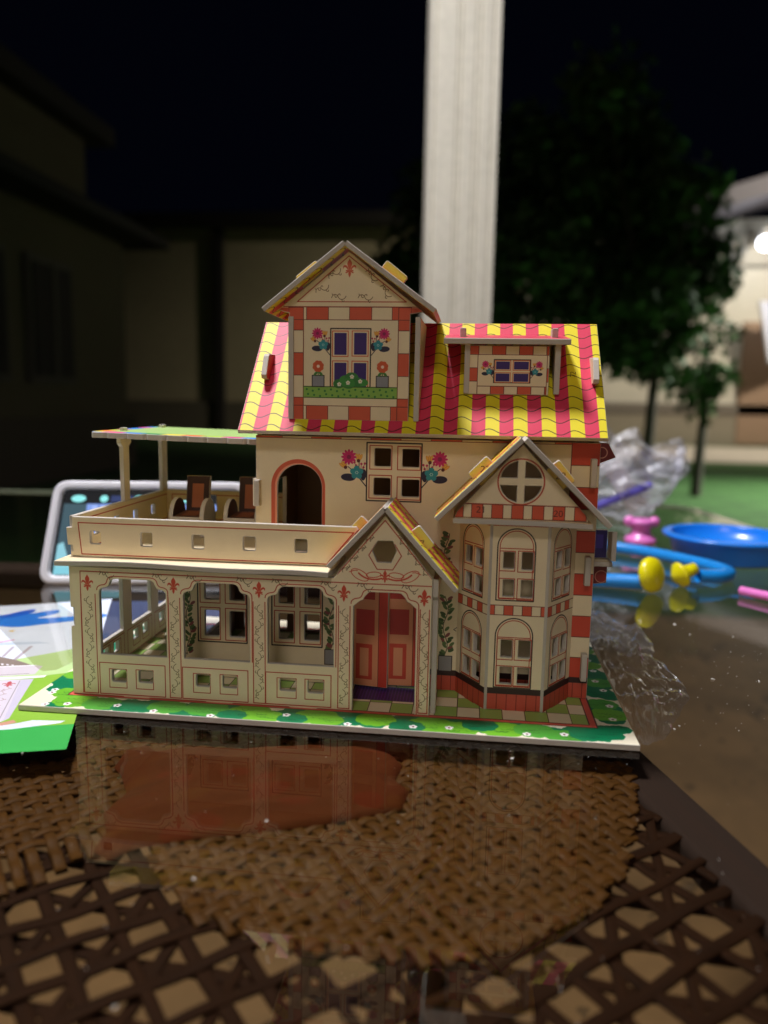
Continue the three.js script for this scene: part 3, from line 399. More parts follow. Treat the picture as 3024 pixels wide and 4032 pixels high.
// ---------------------------------------------------------------- glass table
const TOP = -0.0030, table = thing('glass_table', 'glass topped table with brown woven rattan under the toy house', 'table', [0.1, -0.75, -0.2]);
{
  const s = new THREE.Shape(); const c = [[-0.95, 0.62], [0.68, 0.5], [0.505, -0.828], [-0.95, -0.72]];   // x, z
  s.moveTo(c[0][0], -c[0][1]); s.lineTo(c[1][0], -c[1][1]); s.lineTo(0.513, 0.79); s.quadraticCurveTo(0.505, 0.828, 0.466, 0.826); s.lineTo(c[3][0], -c[3][1]); s.closePath();
  const pane = new THREE.MeshPhysicalMaterial({ color: 0xf6f4ec, transmission: 1, thickness: 0, roughness: 0.02, ior: 1.5 });
  const edge = new THREE.MeshPhysicalMaterial({ color: 0xa8b8a4, roughness: 0.25 });
  const sheet = new THREE.ShapeGeometry(s, 8); sheet.rotateX(-Math.PI / 2); sheet.translate(0, TOP, 0); part('glass_top', table, sheet, pane);
  const rim = s.getPoints(8).map((p) => V(p.x, TOP - 0.0035, -p.y)), curve = new THREE.CurvePath(); for (let k = 0; k < rim.length; k++) { const q = rim[(k + 1) % rim.length]; if (q.distanceTo(rim[k]) > 1e-5) curve.add(new THREE.LineCurve3(rim[k], q)); }
  part('glass_edge', table, mergeGeometries(curve.curves.map((c) => { const L = c.getLength(), d = c.v2.clone().sub(c.v1).normalize(), e = new RoundedBoxGeometry(L + 0.002, 0.006, 0.003, 2, 0.0012); e.rotateY(-Math.atan2(d.z, d.x)); e.translate((c.v1.x + c.v2.x) / 2, c.v1.y, (c.v1.z + c.v2.z) / 2); return e; })), edge);
}
const strandTex = tile(128, (u, v) => { const n = wrapNoise(u, v, 6, 3), s = 0.5 + 0.5 * Math.sin(v * 6.283 * 9 + n * 2), k = 0.72 + 0.4 * n + 0.12 * s; return [75 * k, 47 * k, 13 * k]; });
const strandMat = new THREE.MeshPhysicalMaterial({ map: strandTex, roughness: 0.6, specularIntensity: 0.28, bumpMap: strandTex, bumpScale: 0.0004 });
const shadedStrand = new THREE.MeshPhysicalMaterial({ map: strandTex, color: 0x8a7868, roughness: 0.8, specularIntensity: 0.25, bumpMap: strandTex, bumpScale: 0.0004 });  // darker copy of the strand material: shade on the near weave put into colour
const darkWood = std({ map: strandTex, color: 0x8a7058, roughness: 0.9 });
// a flat woven strand from a to b (x, z), with its own over and under
function strandGeo(a, b, w, t, y, amp, pitch, phase) {
  const L = Math.hypot(b[0] - a[0], b[1] - a[1]), n = Math.max(4, Math.round(L / pitch * 4)), dx = (b[0] - a[0]) / L, dz = (b[1] - a[1]) / L, pos = [], uv = [], idx = [];
  const prof = [[-0.5, -0.2], [-0.38, 0.5], [0.38, 0.5], [0.5, -0.2], [0.38, -0.5], [-0.38, -0.5]];
  for (let k = 0; k <= n; k++) { const s = L * k / n, yy = y + amp * Math.cos(s / pitch * Math.PI + phase), wob = 0.0004 * Math.sin(s * 60 + phase); for (const [p, q] of prof) { pos.push(a[0] + dx * s - dz * (p * w + wob), yy + q * t, a[1] + dz * s + dx * (p * w + wob)); uv.push(s * 14, p * 0.4 + 0.5 + phase); } }
  for (let k = 0; k < n; k++) for (let j = 0; j < 6; j++) { const p = k * 6 + j, q = k * 6 + (j + 1) % 6; idx.push(p, q, p + 6, q, q + 6, p + 6); }
  const g = new THREE.BufferGeometry(); g.setAttribute('position', new THREE.Float32BufferAttribute(pos, 3)); g.setAttribute('uv', new THREE.Float32BufferAttribute(uv, 2)); g.setIndex(idx); g.computeVertexNormals(); return g;
}
const AX = [0.996, 0.087], AZ = [-0.087, 0.996]; // table axes
const tw = (u, v) => [0.17 + AX[0] * u + AZ[0] * v, 0.12 + AX[1] * u + AZ[1] * v];
function clip(u0, v0, du, dv, inside) { // longest run of a line inside a region
  let best = null, start = null; for (let s = -0.6; s <= 0.6; s += 0.003) { const ok = inside(u0 + du * s, v0 + dv * s); if (ok && start === null) start = s; if ((!ok || s > 0.597) && start !== null) { if (!best || s - start > best[1] - best[0]) best = [start, s]; start = null; } } return best && best[1] - best[0] > 0.02 ? best : null;
}
function weave(name, y, w, pitch, fams, inside, amp, mat) {
  const panel = new THREE.Group(); panel.name = name; table.add(panel); let n = 0;
  for (const [ang, off, p, lift] of fams) { const du = Math.cos(ang), dv = Math.sin(ang); for (let k = -60; k <= 60; k++) { const o = (k + off + rr(-0.09, 0.09)) * p, r = clip(-dv * o, du * o, du, dv, inside); if (!r) continue; const a = tw(-dv * o + du * r[0], du * o + dv * r[0]), b = tw(-dv * o + du * r[1], du * o + dv * r[1]); part('strand', panel, strandGeo(a, b, w * rr(0.78, 1.15), 0.0015, y + lift, amp, pitch, Math.PI * r[0] / pitch + k * Math.PI + (ang < 0 ? Math.PI : 0)), mat); n++; } }
  return n;
}
const PITCH = 0.0201, D = Math.PI / 4, q2 = Math.SQRT1_2;
const openIn = (u, v) => { const [p, q] = tw(u, v), x = 0.1975 + (p - 0.1975) / 0.9226, z = 0.3075 + (q - 0.3075) / 0.9226; return z < 0.20 && z > -0.1 && x > -0.06 && x < 0.298 + 0.3 * (z - 0.03) - 0.014; };
weave('open_weave', -0.0175, 0.0042, PITCH, [[0, 0.5, PITCH, 0], [Math.PI / 2, 0.5, PITCH, 0.0008], [D, 0.5, PITCH * q2 * 1, 0.0016], [-D, 0.5, PITCH * q2 * 1, 0.0024]], openIn, 0.0006, shadedStrand);
const dense = (p, q) => { const x = 0.1975 + (p - 0.1975) / 0.8985, z = 0.3075 + (q - 0.3075) / 0.8985; return Math.pow(Math.abs((x - 0.165) / 0.112), 2.6) + Math.pow(Math.abs((z + 0.1) / 0.196), 2.6) < 1 || Math.pow(Math.abs((x + 0.005) / 0.085), 2.6) + Math.pow(Math.abs((z + 0.06) / 0.158), 2.6) < 1; };
weave('dense_weave', -0.0138, 0.0042, 0.0058, [[D, 0, 0.0058, 0], [-D, 0, 0.0058, 0]], (u, v) => { const [x, z] = tw(u, v); return dense(x, z) && x > -0.06; }, 0.0005, strandMat);
{ // frame along the right side and the legs
  const bar = (name, a, b, w, h, y) => { const L = Math.hypot(b[0] - a[0], b[1] - a[1]), g = new RoundedBoxGeometry(L, h, w, 3, Math.min(w, h) * 0.3); g.rotateY(-Math.atan2(b[1] - a[1], b[0] - a[0])); g.translate((a[0] + b[0]) / 2, y, (a[1] + b[1]) / 2); part(name, table, g, darkWood); };
  bar('side_frame', [0.174, -0.342], [0.346, 0.2455], 0.022, 0.012, -0.02); bar('back_frame', [-0.6, -0.30], [0.178, -0.35], 0.03, 0.02, -0.024);
  for (const [x, z] of [[0.18, -0.32], [0.33, 0.22], [-0.5, -0.28], [-0.45, 0.3]]) { const g = new THREE.CylinderGeometry(0.028, 0.022, 0.70, 16); g.translate(x, -0.378, z); part('leg', table, g, darkWood); }
}
finish(table);

// orange bag that lies under the glass
{
  const s = [[0.047, -0.006], [0.055, -0.012], [0.062, -0.006], [0.072, -0.012], [0.1, -0.014], [0.135, -0.026], [0.15, -0.036], [0.163, -0.033], [0.166, -0.02], [0.172, -0.01], [0.17, 0.004], [0.177, 0.012], [0.175, 0.026], [0.15, 0.04], [0.124, 0.05], [0.1, 0.058], [0.084, 0.066], [0.078, 0.074], [0.07, 0.07], [0.069, 0.058], [0.062, 0.046], [0.064, 0.03], [0.055, 0.016], [0.049, 0.01]];
  const sh = new THREE.Shape(s.map(([x, z]) => new THREE.Vector2(0.1975 + (x - 0.1975) * 0.946, -(0.3075 + (z - 0.3075) * 0.946)))), pos = [], idx = [], uv = [], at = new Map();
  const P2 = sh.getPoints(), inside = (x, y) => { let c = false; for (let i = 0, j = P2.length - 1; i < P2.length; j = i++) if ((P2[i].y > y) !== (P2[j].y > y) && x < (P2[j].x - P2[i].x) * (y - P2[i].y) / (P2[j].y - P2[i].y) + P2[i].x) c = !c; return c; };
  const dist = (x, y) => { let m = 9; for (let i = 0, j = P2.length - 1; i < P2.length; j = i++) { const ax = P2[j].x, ay = P2[j].y, bx = P2[i].x - ax, by = P2[i].y - ay, t = Math.min(1, Math.max(0, ((x - ax) * bx + (y - ay) * by) / (bx * bx + by * by))); m = Math.min(m, Math.hypot(x - ax - bx * t, y - ay - by * t)); } return m; };
  const ridge0 = (x, y) => 0.65 * (1 - Math.abs(2 * noise(x, y) - 1)) + 0.35 * noise(x * 2.1 + 7, y * 2.1);
  const near = (x, y) => { let m = 9, o = [x, y]; for (let i = 0, j = P2.length - 1; i < P2.length; j = i++) { const ax = P2[j].x, ay = P2[j].y, bx = P2[i].x - ax, by = P2[i].y - ay, t = Math.min(1, Math.max(0, ((x - ax) * bx + (y - ay) * by) / (bx * bx + by * by))), d = Math.hypot(x - ax - bx * t, y - ay - by * t); if (d < m) { m = d; o = [ax + bx * t, ay + by * t]; } } return o; };
  const nx = 94, ny = 92, X = (i) => 0.05 + i * 0.0015, Y = (j) => -0.088 + j * 0.0015, put = (i, j) => { const k = i * 100 + j; if (!at.has(k)) { let x = X(i), y = Y(j), d = 0; if (inside(x, y)) d = dist(x, y); else [x, y] = near(x, y); const h = Math.min(1, d / 0.02), cr = ridge0(x * 22 + y * 14, y * 120 - x * 40); at.set(k, pos.length / 3); pos.push(x, -0.0128 + 0.0066 * Math.sqrt(h) * (0.62 + 0.5 * cr), -y); uv.push((x - 0.045) / 0.14, (y + 0.078) / 0.115); } return at.get(k); };
  for (let i = 0; i < nx; i++) for (let j = 0; j < ny; j++) if ([[0, 0], [1, 0], [0, 1], [1, 1]].some(([a, b]) => inside(X(i + a), Y(j + b)))) { const a = put(i, j), b = put(i + 1, j), c = put(i + 1, j + 1), d = put(i, j + 1); idx.push(a, b, c, a, c, d); }
  const g = new THREE.BufferGeometry(); g.setAttribute('position', new THREE.Float32BufferAttribute(pos, 3)); g.setAttribute('uv', new THREE.Float32BufferAttribute(uv, 2)); g.setIndex(idx); g.computeVertexNormals();
  const bagTex = print(0, 0, 140, 115, 4, (c) => { rect(c, 0, 0, 140, 115, '#4b240e'); seed = 5; for (let k = 0; k < 70; k++) disc(c, rr(0, 140), rr(0, 115), rr(3, 9), ['#52220e', '#4e280e', '#44200c'][k % 3], rr(1, 4), rr(0.1, 0.6)); }, 14);
  const m = new THREE.Mesh(g, new THREE.MeshPhysicalMaterial({ map: bagTex, roughness: 0.9, specularIntensity: 0.15 }));
  m.name = 'snack_bag'; tag(m, 'crumpled orange brown plastic bag lying under the glass before the toy house', 'bag'); m.castShadow = m.receiveShadow = true; scene.add(m);
}
{ // pale crumbs and dust on the glass
  const g = new THREE.IcosahedronGeometry(1, 0), n = 330, m = new THREE.InstancedMesh(g, std({ color: 0xd8d4cc, roughness: 0.8 }), n), o = new THREE.Object3D(); seed = 21;
  for (let k = 0; k < n; k++) { const big = rnd() < 0.07, r = big ? rr(0.0004, 0.0007) : rr(0.00008, 0.00022); let x = rr(-0.05, 0.42), z = rr(-0.2, 0.16); if (z < 0.006 && x < 0.275) { x = rr(0.275, 0.42); } o.position.set(x, TOP + r * 0.5, z); o.rotation.set(rr(0, 3), rr(0, 3), rr(0, 3)); o.scale.set(r * (big ? rr(1, 2.4) : 1.2), r * 0.7, r); o.updateMatrix(); m.setMatrixAt(k, o.matrix); }
  m.name = 'dust'; m.userData.kind = 'stuff'; m.userData.label = 'pale dust and crumbs scattered on the glass table top'; m.userData.category = 'dust'; scene.add(m);
}

// ---------------------------------------------------------------- things on the table
{ // the printed sheet under the corner of the base
  const TL = [-0.215, -0.12], TR = [-0.047, -0.188], BR = [0.0405, 0.0325], BL = [-0.12, 0.07], n = 30, pos = [], uv = [], idx = [];
  for (let j = 0; j <= n; j++) for (let i = 0; i <= n; i++) { const u = i / n, v = j / n, x = (BL[0] * (1 - u) + BR[0] * u) * (1 - v) + (TL[0] * (1 - u) + TR[0] * u) * v, z = (BL[1] * (1 - u) + BR[1] * u) * (1 - v) + (TL[1] * (1 - u) + TR[1] * u) * v + 0.004 * Math.sin(u * 3.14) * (1 - v); const free = x < -0.004 || z > 0.008 ? 1 : 0; pos.push(x, -0.00262 - free * 0 + (free ? 0.0006 * Math.sin(u * 9 + v * 5) * Math.min(1, Math.max(0, (-0.004 - x) * 60)) - 0.0002 : -0.0002), z); uv.push(u, v); }
  for (let j = 0; j < n; j++) for (let i = 0; i < n; i++) { const a = j * (n + 1) + i; idx.push(a, a + 1, a + n + 2, a, a + n + 2, a + n + 1); }
  const g = new THREE.BufferGeometry(); g.setAttribute('position', new THREE.Float32BufferAttribute(pos, 3)); g.setAttribute('uv', new THREE.Float32BufferAttribute(uv, 2)); g.setIndex(idx); g.computeVertexNormals();
  const tex = print(0, 0, 170, 235, 7, (c) => {
    rect(c, 0, 0, 170, 235, '#dfe6f8');
    const blob = (p, col) => { c.beginPath(); p.forEach(([x, y], i) => { const [nx, ny] = p[(i + 1) % p.length]; const mx = (x + nx) / 2, my = (y + ny) / 2; i ? c.quadraticCurveTo(x, y, mx, my) : c.moveTo(mx, my); if (i === p.length - 1) c.quadraticCurveTo(p[0][0], p[0][1], (p[0][0] + p[1][0]) / 2, (p[0][1] + p[1][1]) / 2); }); c.fillStyle = col; c.fill(); };
    c.fillStyle = '#bcd795'; c.beginPath(); c.moveTo(0, 96); c.bezierCurveTo(60, 100, 110, 108, 123, 112); c.bezierCurveTo(138, 120, 150, 128, 170, 138); c.lineTo(170, 0); c.lineTo(0, 0); c.fill();
    c.fillStyle = '#8cba3a'; c.beginPath(); c.moveTo(0, 60); c.bezierCurveTo(80, 78, 130, 78, 152, 89); c.lineTo(170, 92); c.lineTo(170, 0); c.lineTo(0, 0); c.fill();
    blob([[96, 204], [112, 206], [126, 212], [139, 218], [142, 212], [137, 204], [126, 199], [149, 198], [170, 200], [170, 189], [149, 187], [133, 184], [120, 179], [108, 186], [96, 190]], '#2a7be0'); blob([[98, 206], [110, 210], [122, 223], [128, 220], [122, 207], [110, 202]], '#1559cc');
    c.fillStyle = '#e0b63a'; c.beginPath(); for (let k = 0; k < 10; k++) { const a = k * 0.628, r = k % 2 ? 1 : 2.4; c.lineTo(120 + r * Math.cos(a), 172 + r * Math.sin(a)); } c.fill(); line(c, [[112, 147], [118, 149], [124, 153]], 1.2, '#d8528e', false);
    // the picture of a little porch house in pale grey lilac
    fillP(c, [[104, 148], [138, 148], [144, 144], [118, 143], [104, 143]], '#c2cfe6'); line(c, [[124, 122], [126, 139]], 1.5, '#b7aab6', false); line(c, [[130.6, 116], [135, 139]], 1.9, '#b7aab6', false);
    fillP(c, [[96, 124], [122, 122], [132, 114.5], [141, 105], [125, 104], [96, 104]], '#8d7d74'); for (let k = 0; k < 8; k++) fillP(c, [[112 + k * 2.6, 116 - k * 1.2], [113.2 + k * 2.6, 115.6 - k * 1.2], [113.8 + k * 2.6, 110 - k * 0.6], [112.6 + k * 2.6, 110 - k * 0.6]], '#e6e0ea');
    fillP(c, [[96, 105.5], [125, 105], [141, 106], [146, 103.6], [145, 99], [144, 91], [127, 89], [96, 89]], '#d3cad2'); line(c, [[96, 105], [125, 104.4], [142, 105.4]], 1.3, '#f1edf5', false); line(c, [[100, 92], [126, 91], [141, 92.4]], 0.35, '#5a4a4a', false);
    fillP(c, [[96, 88.5], [128, 88], [150, 88.6], [149, 85.6], [128, 84], [96, 84]], '#efeaf3'); fillP(c, [[96, 84], [128, 83.4], [144.5, 84], [142, 35], [138, 30], [96, 30]], '#d6cdda'); fillP(c, [[139, 83.6], [144.5, 84], [142, 36], [140, 33]], '#c9c2d6');
    fleur(c, 134.3, 77.4, 4.2, '#c0505a'); for (let k = 0; k < 4; k++) vine(c, 133 + (k % 2), 46 + k * 7, 6, 1.4, '#b08f92', 0.35); line(c, [[138.6, 82], [138, 33]], 0.4, '#9a8f98', false); line(c, [[129, 82], [128.6, 33]], 0.4, '#9a8f98', false);
    fillP(c, [[96, 30], [138, 30], [144, 33], [146, 30], [140, 27], [96, 26]], '#cb9580'); rect(c, 0, 0, 170, 24.6, '#35a84a'); fillP(c, [[0, 22], [120, 22], [145, 23], [164, 26.4], [166, 28.6], [152, 31.5], [146, 29], [130, 25], [0, 24]], '#d9ddf0');
  }, 12);
  const m = new THREE.Mesh(g, std({ map: tex, roughness: 0.45, side: THREE.DoubleSide })); m.name = 'printed_sheet'; tag(m, 'glossy printed sheet with blue sky and green lawn under the left of the toy house', 'paper sheet'); m.receiveShadow = m.castShadow = true; scene.add(m);
}
{ // phone that stands at the back
  const t = thing('smartphone', 'smartphone in white case showing a lit screen, propped up behind the toy house', 'phone', [-0.05, -0.003, -0.235]);
  const W = 146, H = 79, dir = V(0.0225, 0, -0.0043).normalize(), th = 0.3, back = V(0, 1, 0).cross(dir).negate();   // back: away from the viewer
  const up = V(0, Math.cos(th), 0).addScaledVector(V(0, 1, 0).cross(dir).negate(), Math.sin(th)); if (up.z > 0) up.z = -up.z; void back;
  const at = [-121, -2.4, -219.6], ux = dir.toArray(), uy = up.clone().normalize().toArray();
  const rim = RS(0, 0, W, H, 11), hole = R(7, 6, W - 6, H - 6, 6), white = std({ color: 0xdcdbe2, roughness: 0.35 });
  board('case_rim', t, rim, [white, white, white], { at, ux, uy, T: 9, bevel: 1.6, holes: [hole] });
  board('case_back', t, RS(1, 1, W - 1, H - 1, 10), [std({ color: 0x0c1016, roughness: 0.3 }), white, white], { at: V(...at).addScaledVector(V(...ux).cross(V(...uy)), -4.5).toArray(), ux, uy, T: 4 });
  const scr = print(8, 7, W - 7, H - 7, 5, (g) => {
    rect(g, 0, 0, W, H, '#10202c'); rect(g, 9, 8, 26, 62, '#3c5560'); rect(g, 26, 16, W, 62, '#7b98dc'); rect(g, 30, 30, 60, 60, '#9db4f0'); rect(g, 20, 14, 34, 46, '#465f8c'); for (let k = 0; k < 12; k++) rect(g, 34 + k * 9, 18, 36 + k * 9, 62, k % 2 ? '#9fb8f4' : '#6c8ad2');
    fillP(g, [[9, 8], [9, 30], [13, 32], [22, 10]], '#8ac4d2'); rect(g, 9, 7, 60, 13, '#7fc6d6'); rect(g, 0, 61.5, W, H, '#0b131b'); for (const [x, w] of [[19, 11], [38, 6], [64, 7], [100, 8]]) disc(g, x, 65.5, w / 2, '#8fe6e6', 2.8); rect(g, 43, 63, 60, 68, '#2c3a66');
  }, 4);
  board('screen', t, P([8, 7], [W - 7, 7], [W - 7, H - 7], [8, H - 7]), [std({ color: 0x050505, emissive: 0xffffff, emissiveMap: scr, emissiveIntensity: 1.15, map: scr, roughness: 0.2 }), white, white], { at: V(...at).addScaledVector(V(...ux).cross(V(...uy)), -3.6).toArray(), ux, uy, T: 0.6, bevel: 0.05 });
  finish(t);
}
const plastic = (c, r = 0.3) => new THREE.MeshPhysicalMaterial({ color: c, roughness: r, clearcoat: 0.5, clearcoatRoughness: 0.2 });
const blue = plastic(0x1a82ee), sky = plastic(0x1c8be0), yellow = plastic(0xe8dc10), pink = plastic(0xee7fd0);
{ // blue oval tub
  const t = thing('toy_tub', 'round shallow blue plastic toy tub with a wide rim at the right', 'toy tub', [0.443, TOP, -0.432]);
  const prof = [[0.0001, 0], [0.046, 0], [0.048, 0.002], [0.0515, 0.0185], [0.057, 0.0195], [0.0585, 0.0215], [0.057, 0.0235], [0.052, 0.0238], [0.0495, 0.022], [0.0465, 0.004], [0.0001, 0.003]].map(([x, y]) => new THREE.Vector2(x, y));
  const g = new THREE.LatheGeometry(prof, 64); g.scale(1.0, 1.0, 1.0); g.translate(0.438, TOP + 0.0002, -0.432); part('tub_shell', t, g, blue); finish(t);
}
const tubeGeo = (pts, r, n = 60) => new THREE.TubeGeometry(new THREE.CatmullRomCurve3(pts.map((p) => V(...p))), n, r, 14);
{ // blue tubing with two yellow ends
  const t = thing('toy_stethoscope', 'blue toy tubing with two yellow end pieces lying on the glass', 'toy', [0.35, TOP, -0.32]);
  part('tube', t, tubeGeo([[0.262, 0.0028, -0.292], [0.30, 0.0028, -0.291], [0.333, 0.004, -0.284]], 0.0056, 30), sky);
  part('tube', t, tubeGeo([[0.28, 0.003, -0.47], [0.325, 0.003, -0.441], [0.356, 0.003, -0.42], [0.386, 0.003, -0.386], [0.407, 0.003, -0.352], [0.4095, 0.003, -0.334], [0.396, 0.004, -0.316], [0.378, 0.005, -0.311]], 0.0054, 80), sky);
  const cap = new THREE.LatheGeometry([[0.0001, 0.012], [0.009, 0.012], [0.0165, 0.008], [0.018, 0.002], [0.0165, -0.002], [0.011, -0.004], [0.0001, -0.003]].map(([x, y]) => new THREE.Vector2(x, y)), 36); cap.scale(0.76, 0.7, 0.76); cap.rotateZ(-1.35); cap.rotateY(-0.75); cap.translate(0.334, 0.0106, -0.281); part('round_end', t, cap, yellow);
  const bell = new THREE.LatheGeometry([[0.0001, 0.02], [0.0075, 0.02], [0.0085, 0.008], [0.0105, 0.004], [0.0165, 0], [0.016, -0.004], [0.006, -0.012], [0.0001, -0.013]].map(([x, y]) => new THREE.Vector2(x, y)), 36); bell.scale(0.62, 0.62, 0.62); bell.rotateZ(-1.2); bell.rotateY(0.35); bell.translate(0.364, 0.0072, -0.304); part('bell_end', t, bell, yellow);
  finish(t);
}
{ // pink spool shaped toy
  const t = thing('toy_figure', 'pink plastic toy with a narrow waist and two ears behind the blue tubing', 'toy', [0.372, TOP, -0.492]);
  const g = new THREE.LatheGeometry([[0.0001, 0], [0.013, 0], [0.0155, 0.002], [0.016, 0.005], [0.0135, 0.008], [0.0098, 0.0105], [0.009, 0.0145], [0.0105, 0.0185], [0.0125, 0.021], [0.0125, 0.0245], [0.0095, 0.0262], [0.0001, 0.026]].map(([x, y]) => new THREE.Vector2(x, y)), 40); g.translate(0.372, TOP, -0.492); for (const k of [-1, 1]) { const e = new THREE.SphereGeometry(0.0056, 20, 14); e.translate(0.372 + k * 0.0122, TOP + 0.0232, -0.4915); part('ear', t, e, pink); } part('body', t, g, pink); finish(t);
}
{ const g = tubeGeo([[0.402, 0.001, -0.283], [0.42, 0.0015, -0.262], [0.45, 0.002, -0.235]], 0.0034, 20); const m = new THREE.Mesh(g, pink); m.name = 'toy_stick'; tag(m, 'thin pink plastic stick at the right edge of the glass', 'toy'); m.castShadow = true; scene.add(m); }
// clear plastic film, crumpled
const film = new THREE.MeshPhysicalMaterial({ color: 0xf6f6fa, transmission: 0.97, thickness: 0, roughness: 0.07, ior: 1.5, side: THREE.DoubleSide });
function crumple(nu, nv, f) { const pos = [], uv = [], idx = []; for (let j = 0; j <= nv; j++) for (let i = 0; i <= nu; i++) { pos.push(...f(i / nu, j / nv)); uv.push(i / nu, j / nv); } for (let j = 0; j < nv; j++) for (let i = 0; i < nu; i++) { const a = j * (nu + 1) + i; idx.push(a, a + 1, a + nu + 2, a, a + nu + 2, a + nu + 1); } const g = new THREE.BufferGeometry(); g.setAttribute('position', new THREE.Float32BufferAttribute(pos, 3)); g.setAttribute('uv', new THREE.Float32BufferAttribute(uv, 2)); g.setIndex(idx); g.computeVertexNormals(); return g; }
const ridge = (x, y) => { let s = 0, a = 1; for (let k = 0; k < 4; k++) { s += a * (1 - Math.abs(2 * noise(x, y) - 1)); x = x * 1.9 + 5; y = y * 1.9 + 9; a *= 0.5; } return s / 1.9; };
{
  const g = crumple(90, 110, (u, v) => { const z = -0.215 + v * 0.205, L = 0.272, W = 0.036 * Math.sin(0.35 + v * 2.5) * (0.8 + 0.35 * noise(v * 7, 3)), e = Math.min(1, 7 * Math.min(u, v, 1 - u, 1 - v)), k = ridge(u * 3 + v, v * 7); return [L + W * u + 0.004 * noise(v * 20, 1) * u, TOP + 0.0005 + 0.011 * e * Math.pow(k, 3), z + 0.01 * (noise(u * 6, 8) - 0.5) * (v > 0.9 || v < 0.1 ? 1 : 0)]; });
  const m = new THREE.Mesh(g, film); m.name = 'plastic_film'; tag(m, 'crumpled clear plastic film lying flat beside the base of the toy house', 'plastic film'); scene.add(m);
}
{ // clear bag standing up behind the house, with its contents
  const C = [0.362, -0.61], g = crumple(120, 70, (u, v) => { const a = u * Math.PI * 2, k = ridge(u * 10 + 3, v * 5), r = (0.036 + 0.014 * Math.sin(v * 2.4) - 0.012 * v * v) * (1 + 0.6 * (k - 0.6)), tip = Math.max(0, Math.cos(a)); return [C[0] + Math.cos(a) * r * (1 + 0.9 * tip * v * v) + 0.018 * v, TOP + 0.001 + v * (0.098 - 0.012 * tip + 0.012 * Math.cos(a * 3 + 1)) + 0.006 * k, C[1] + Math.sin(a) * r * 0.9]; });
  const m = new THREE.Mesh(g, new THREE.MeshPhysicalMaterial({ color: 0xf6f6fc, transmission: 0.7, thickness: 0, roughness: 0.14, side: THREE.DoubleSide })); m.name = 'plastic_bag'; tag(m, 'clear crinkled plastic bag standing open behind the right of the toy house', 'plastic bag'); scene.add(m);
  const c1 = new RoundedBoxGeometry(0.022, 0.07, 0.012, 2, 0.002); c1.rotateZ(0.6); c1.translate(0.372, 0.048, -0.60); const w = new THREE.Mesh(c1, std({ color: 0xe4ddd0, roughness: 0.6 })); w.name = 'paper_box'; tag(w, 'slim white card box leaning inside the clear plastic bag', 'box'); w.castShadow = true; scene.add(w);
  const c2 = new RoundedBoxGeometry(0.08, 0.007, 0.015, 2, 0.002); c2.rotateZ(0.42); c2.translate(0.362, 0.034, -0.575); const p = new THREE.Mesh(c2, std({ color: 0x5a50b8, roughness: 0.5 })); p.name = 'purple_strip'; tag(p, 'purple plastic strip in the foot of the clear bag', 'toy part'); p.castShadow = true; scene.add(p);
}

// ---------------------------------------------------------------- the garden round the table
const plaster = (rgb) => tile(128, (u, v, x, y) => { const n = wrapNoise(u, v, 4, 4), k = 0.9 + 0.2 * (n - 0.5) + 0.05 * (hash(x, y) - 0.5); return rgb.map((c) => c * k); });
const stone = tile(256, (u, v) => { const n = wrapNoise(u, v, 5, 5), m = wrapNoise(v, u, 13, 3), k = 0.8 + 0.4 * (n - 0.5) + (m > 0.66 ? -0.22 : 0); return [172 * k, 134 * k, 90 * k]; });
function plane(x0, x1, z0, z1, y, per) { const g = new THREE.PlaneGeometry(x1 - x0, z1 - z0, 8, 8); g.rotateX(-Math.PI / 2); g.translate((x0 + x1) / 2, y, (z0 + z1) / 2); const p = g.attributes.position, uv = g.attributes.uv; for (let k = 0; k < p.count; k++) uv.setXY(k, p.getX(k) / per, p.getZ(k) / per); return g; }
struct('patio_floor', plane(-6, 3.2, -3.0, 6, -0.746, 0.5), std({ map: stone, roughness: 0.55 }));
const grassTex = tile(256, (u, v, x, y) => { const n = wrapNoise(u, v, 9, 4), k = 0.55 + 0.7 * n + 0.25 * (hash(x, y) - 0.5); return [62 * k, 104 * k, 44 * k]; });
struct('lawn', plane(-60, 60, -90, 30, -0.75, 0.6), std({ map: grassTex, roughness: 0.95 }));
struct('path', plane(1.6, 40, -17.4, -12.4, -0.742, 1.2), std({ map: plaster([206, 196, 180]), roughness: 0.8 }));
const box = (x0, x1, y0, y1, z0, z1) => { const g = new THREE.BoxGeometry(x1 - x0, y1 - y0, z1 - z0); g.translate((x0 + x1) / 2, (y0 + y1) / 2, (z0 + z1) / 2); return g; };
const wallR = std({ map: plaster([208, 202, 186]), roughness: 0.9 }), wallL = std({ map: plaster([196, 182, 146]), roughness: 0.9 }), dark = std({ color: 0x2a2622, roughness: 0.8 }), trim = std({ color: 0xb4b0a8, roughness: 0.7 }), glassDark = std({ color: 0x101418, roughness: 0.1 });
{ // unseen wall added behind the photographer, bounces the porch lamp forward as fill
  const t = thing('pale_wall', 'pale rendered wall added behind the photographer to bounce fill light, outside the picture', 'wall', [0.2, -0.75, 2.45]); part('wall', t, box(-3, 3.4, -0.746, 2.25, 2.4, 2.55), std({ map: plaster([226, 214, 192]), roughness: 0.9 })); finish(t);
}
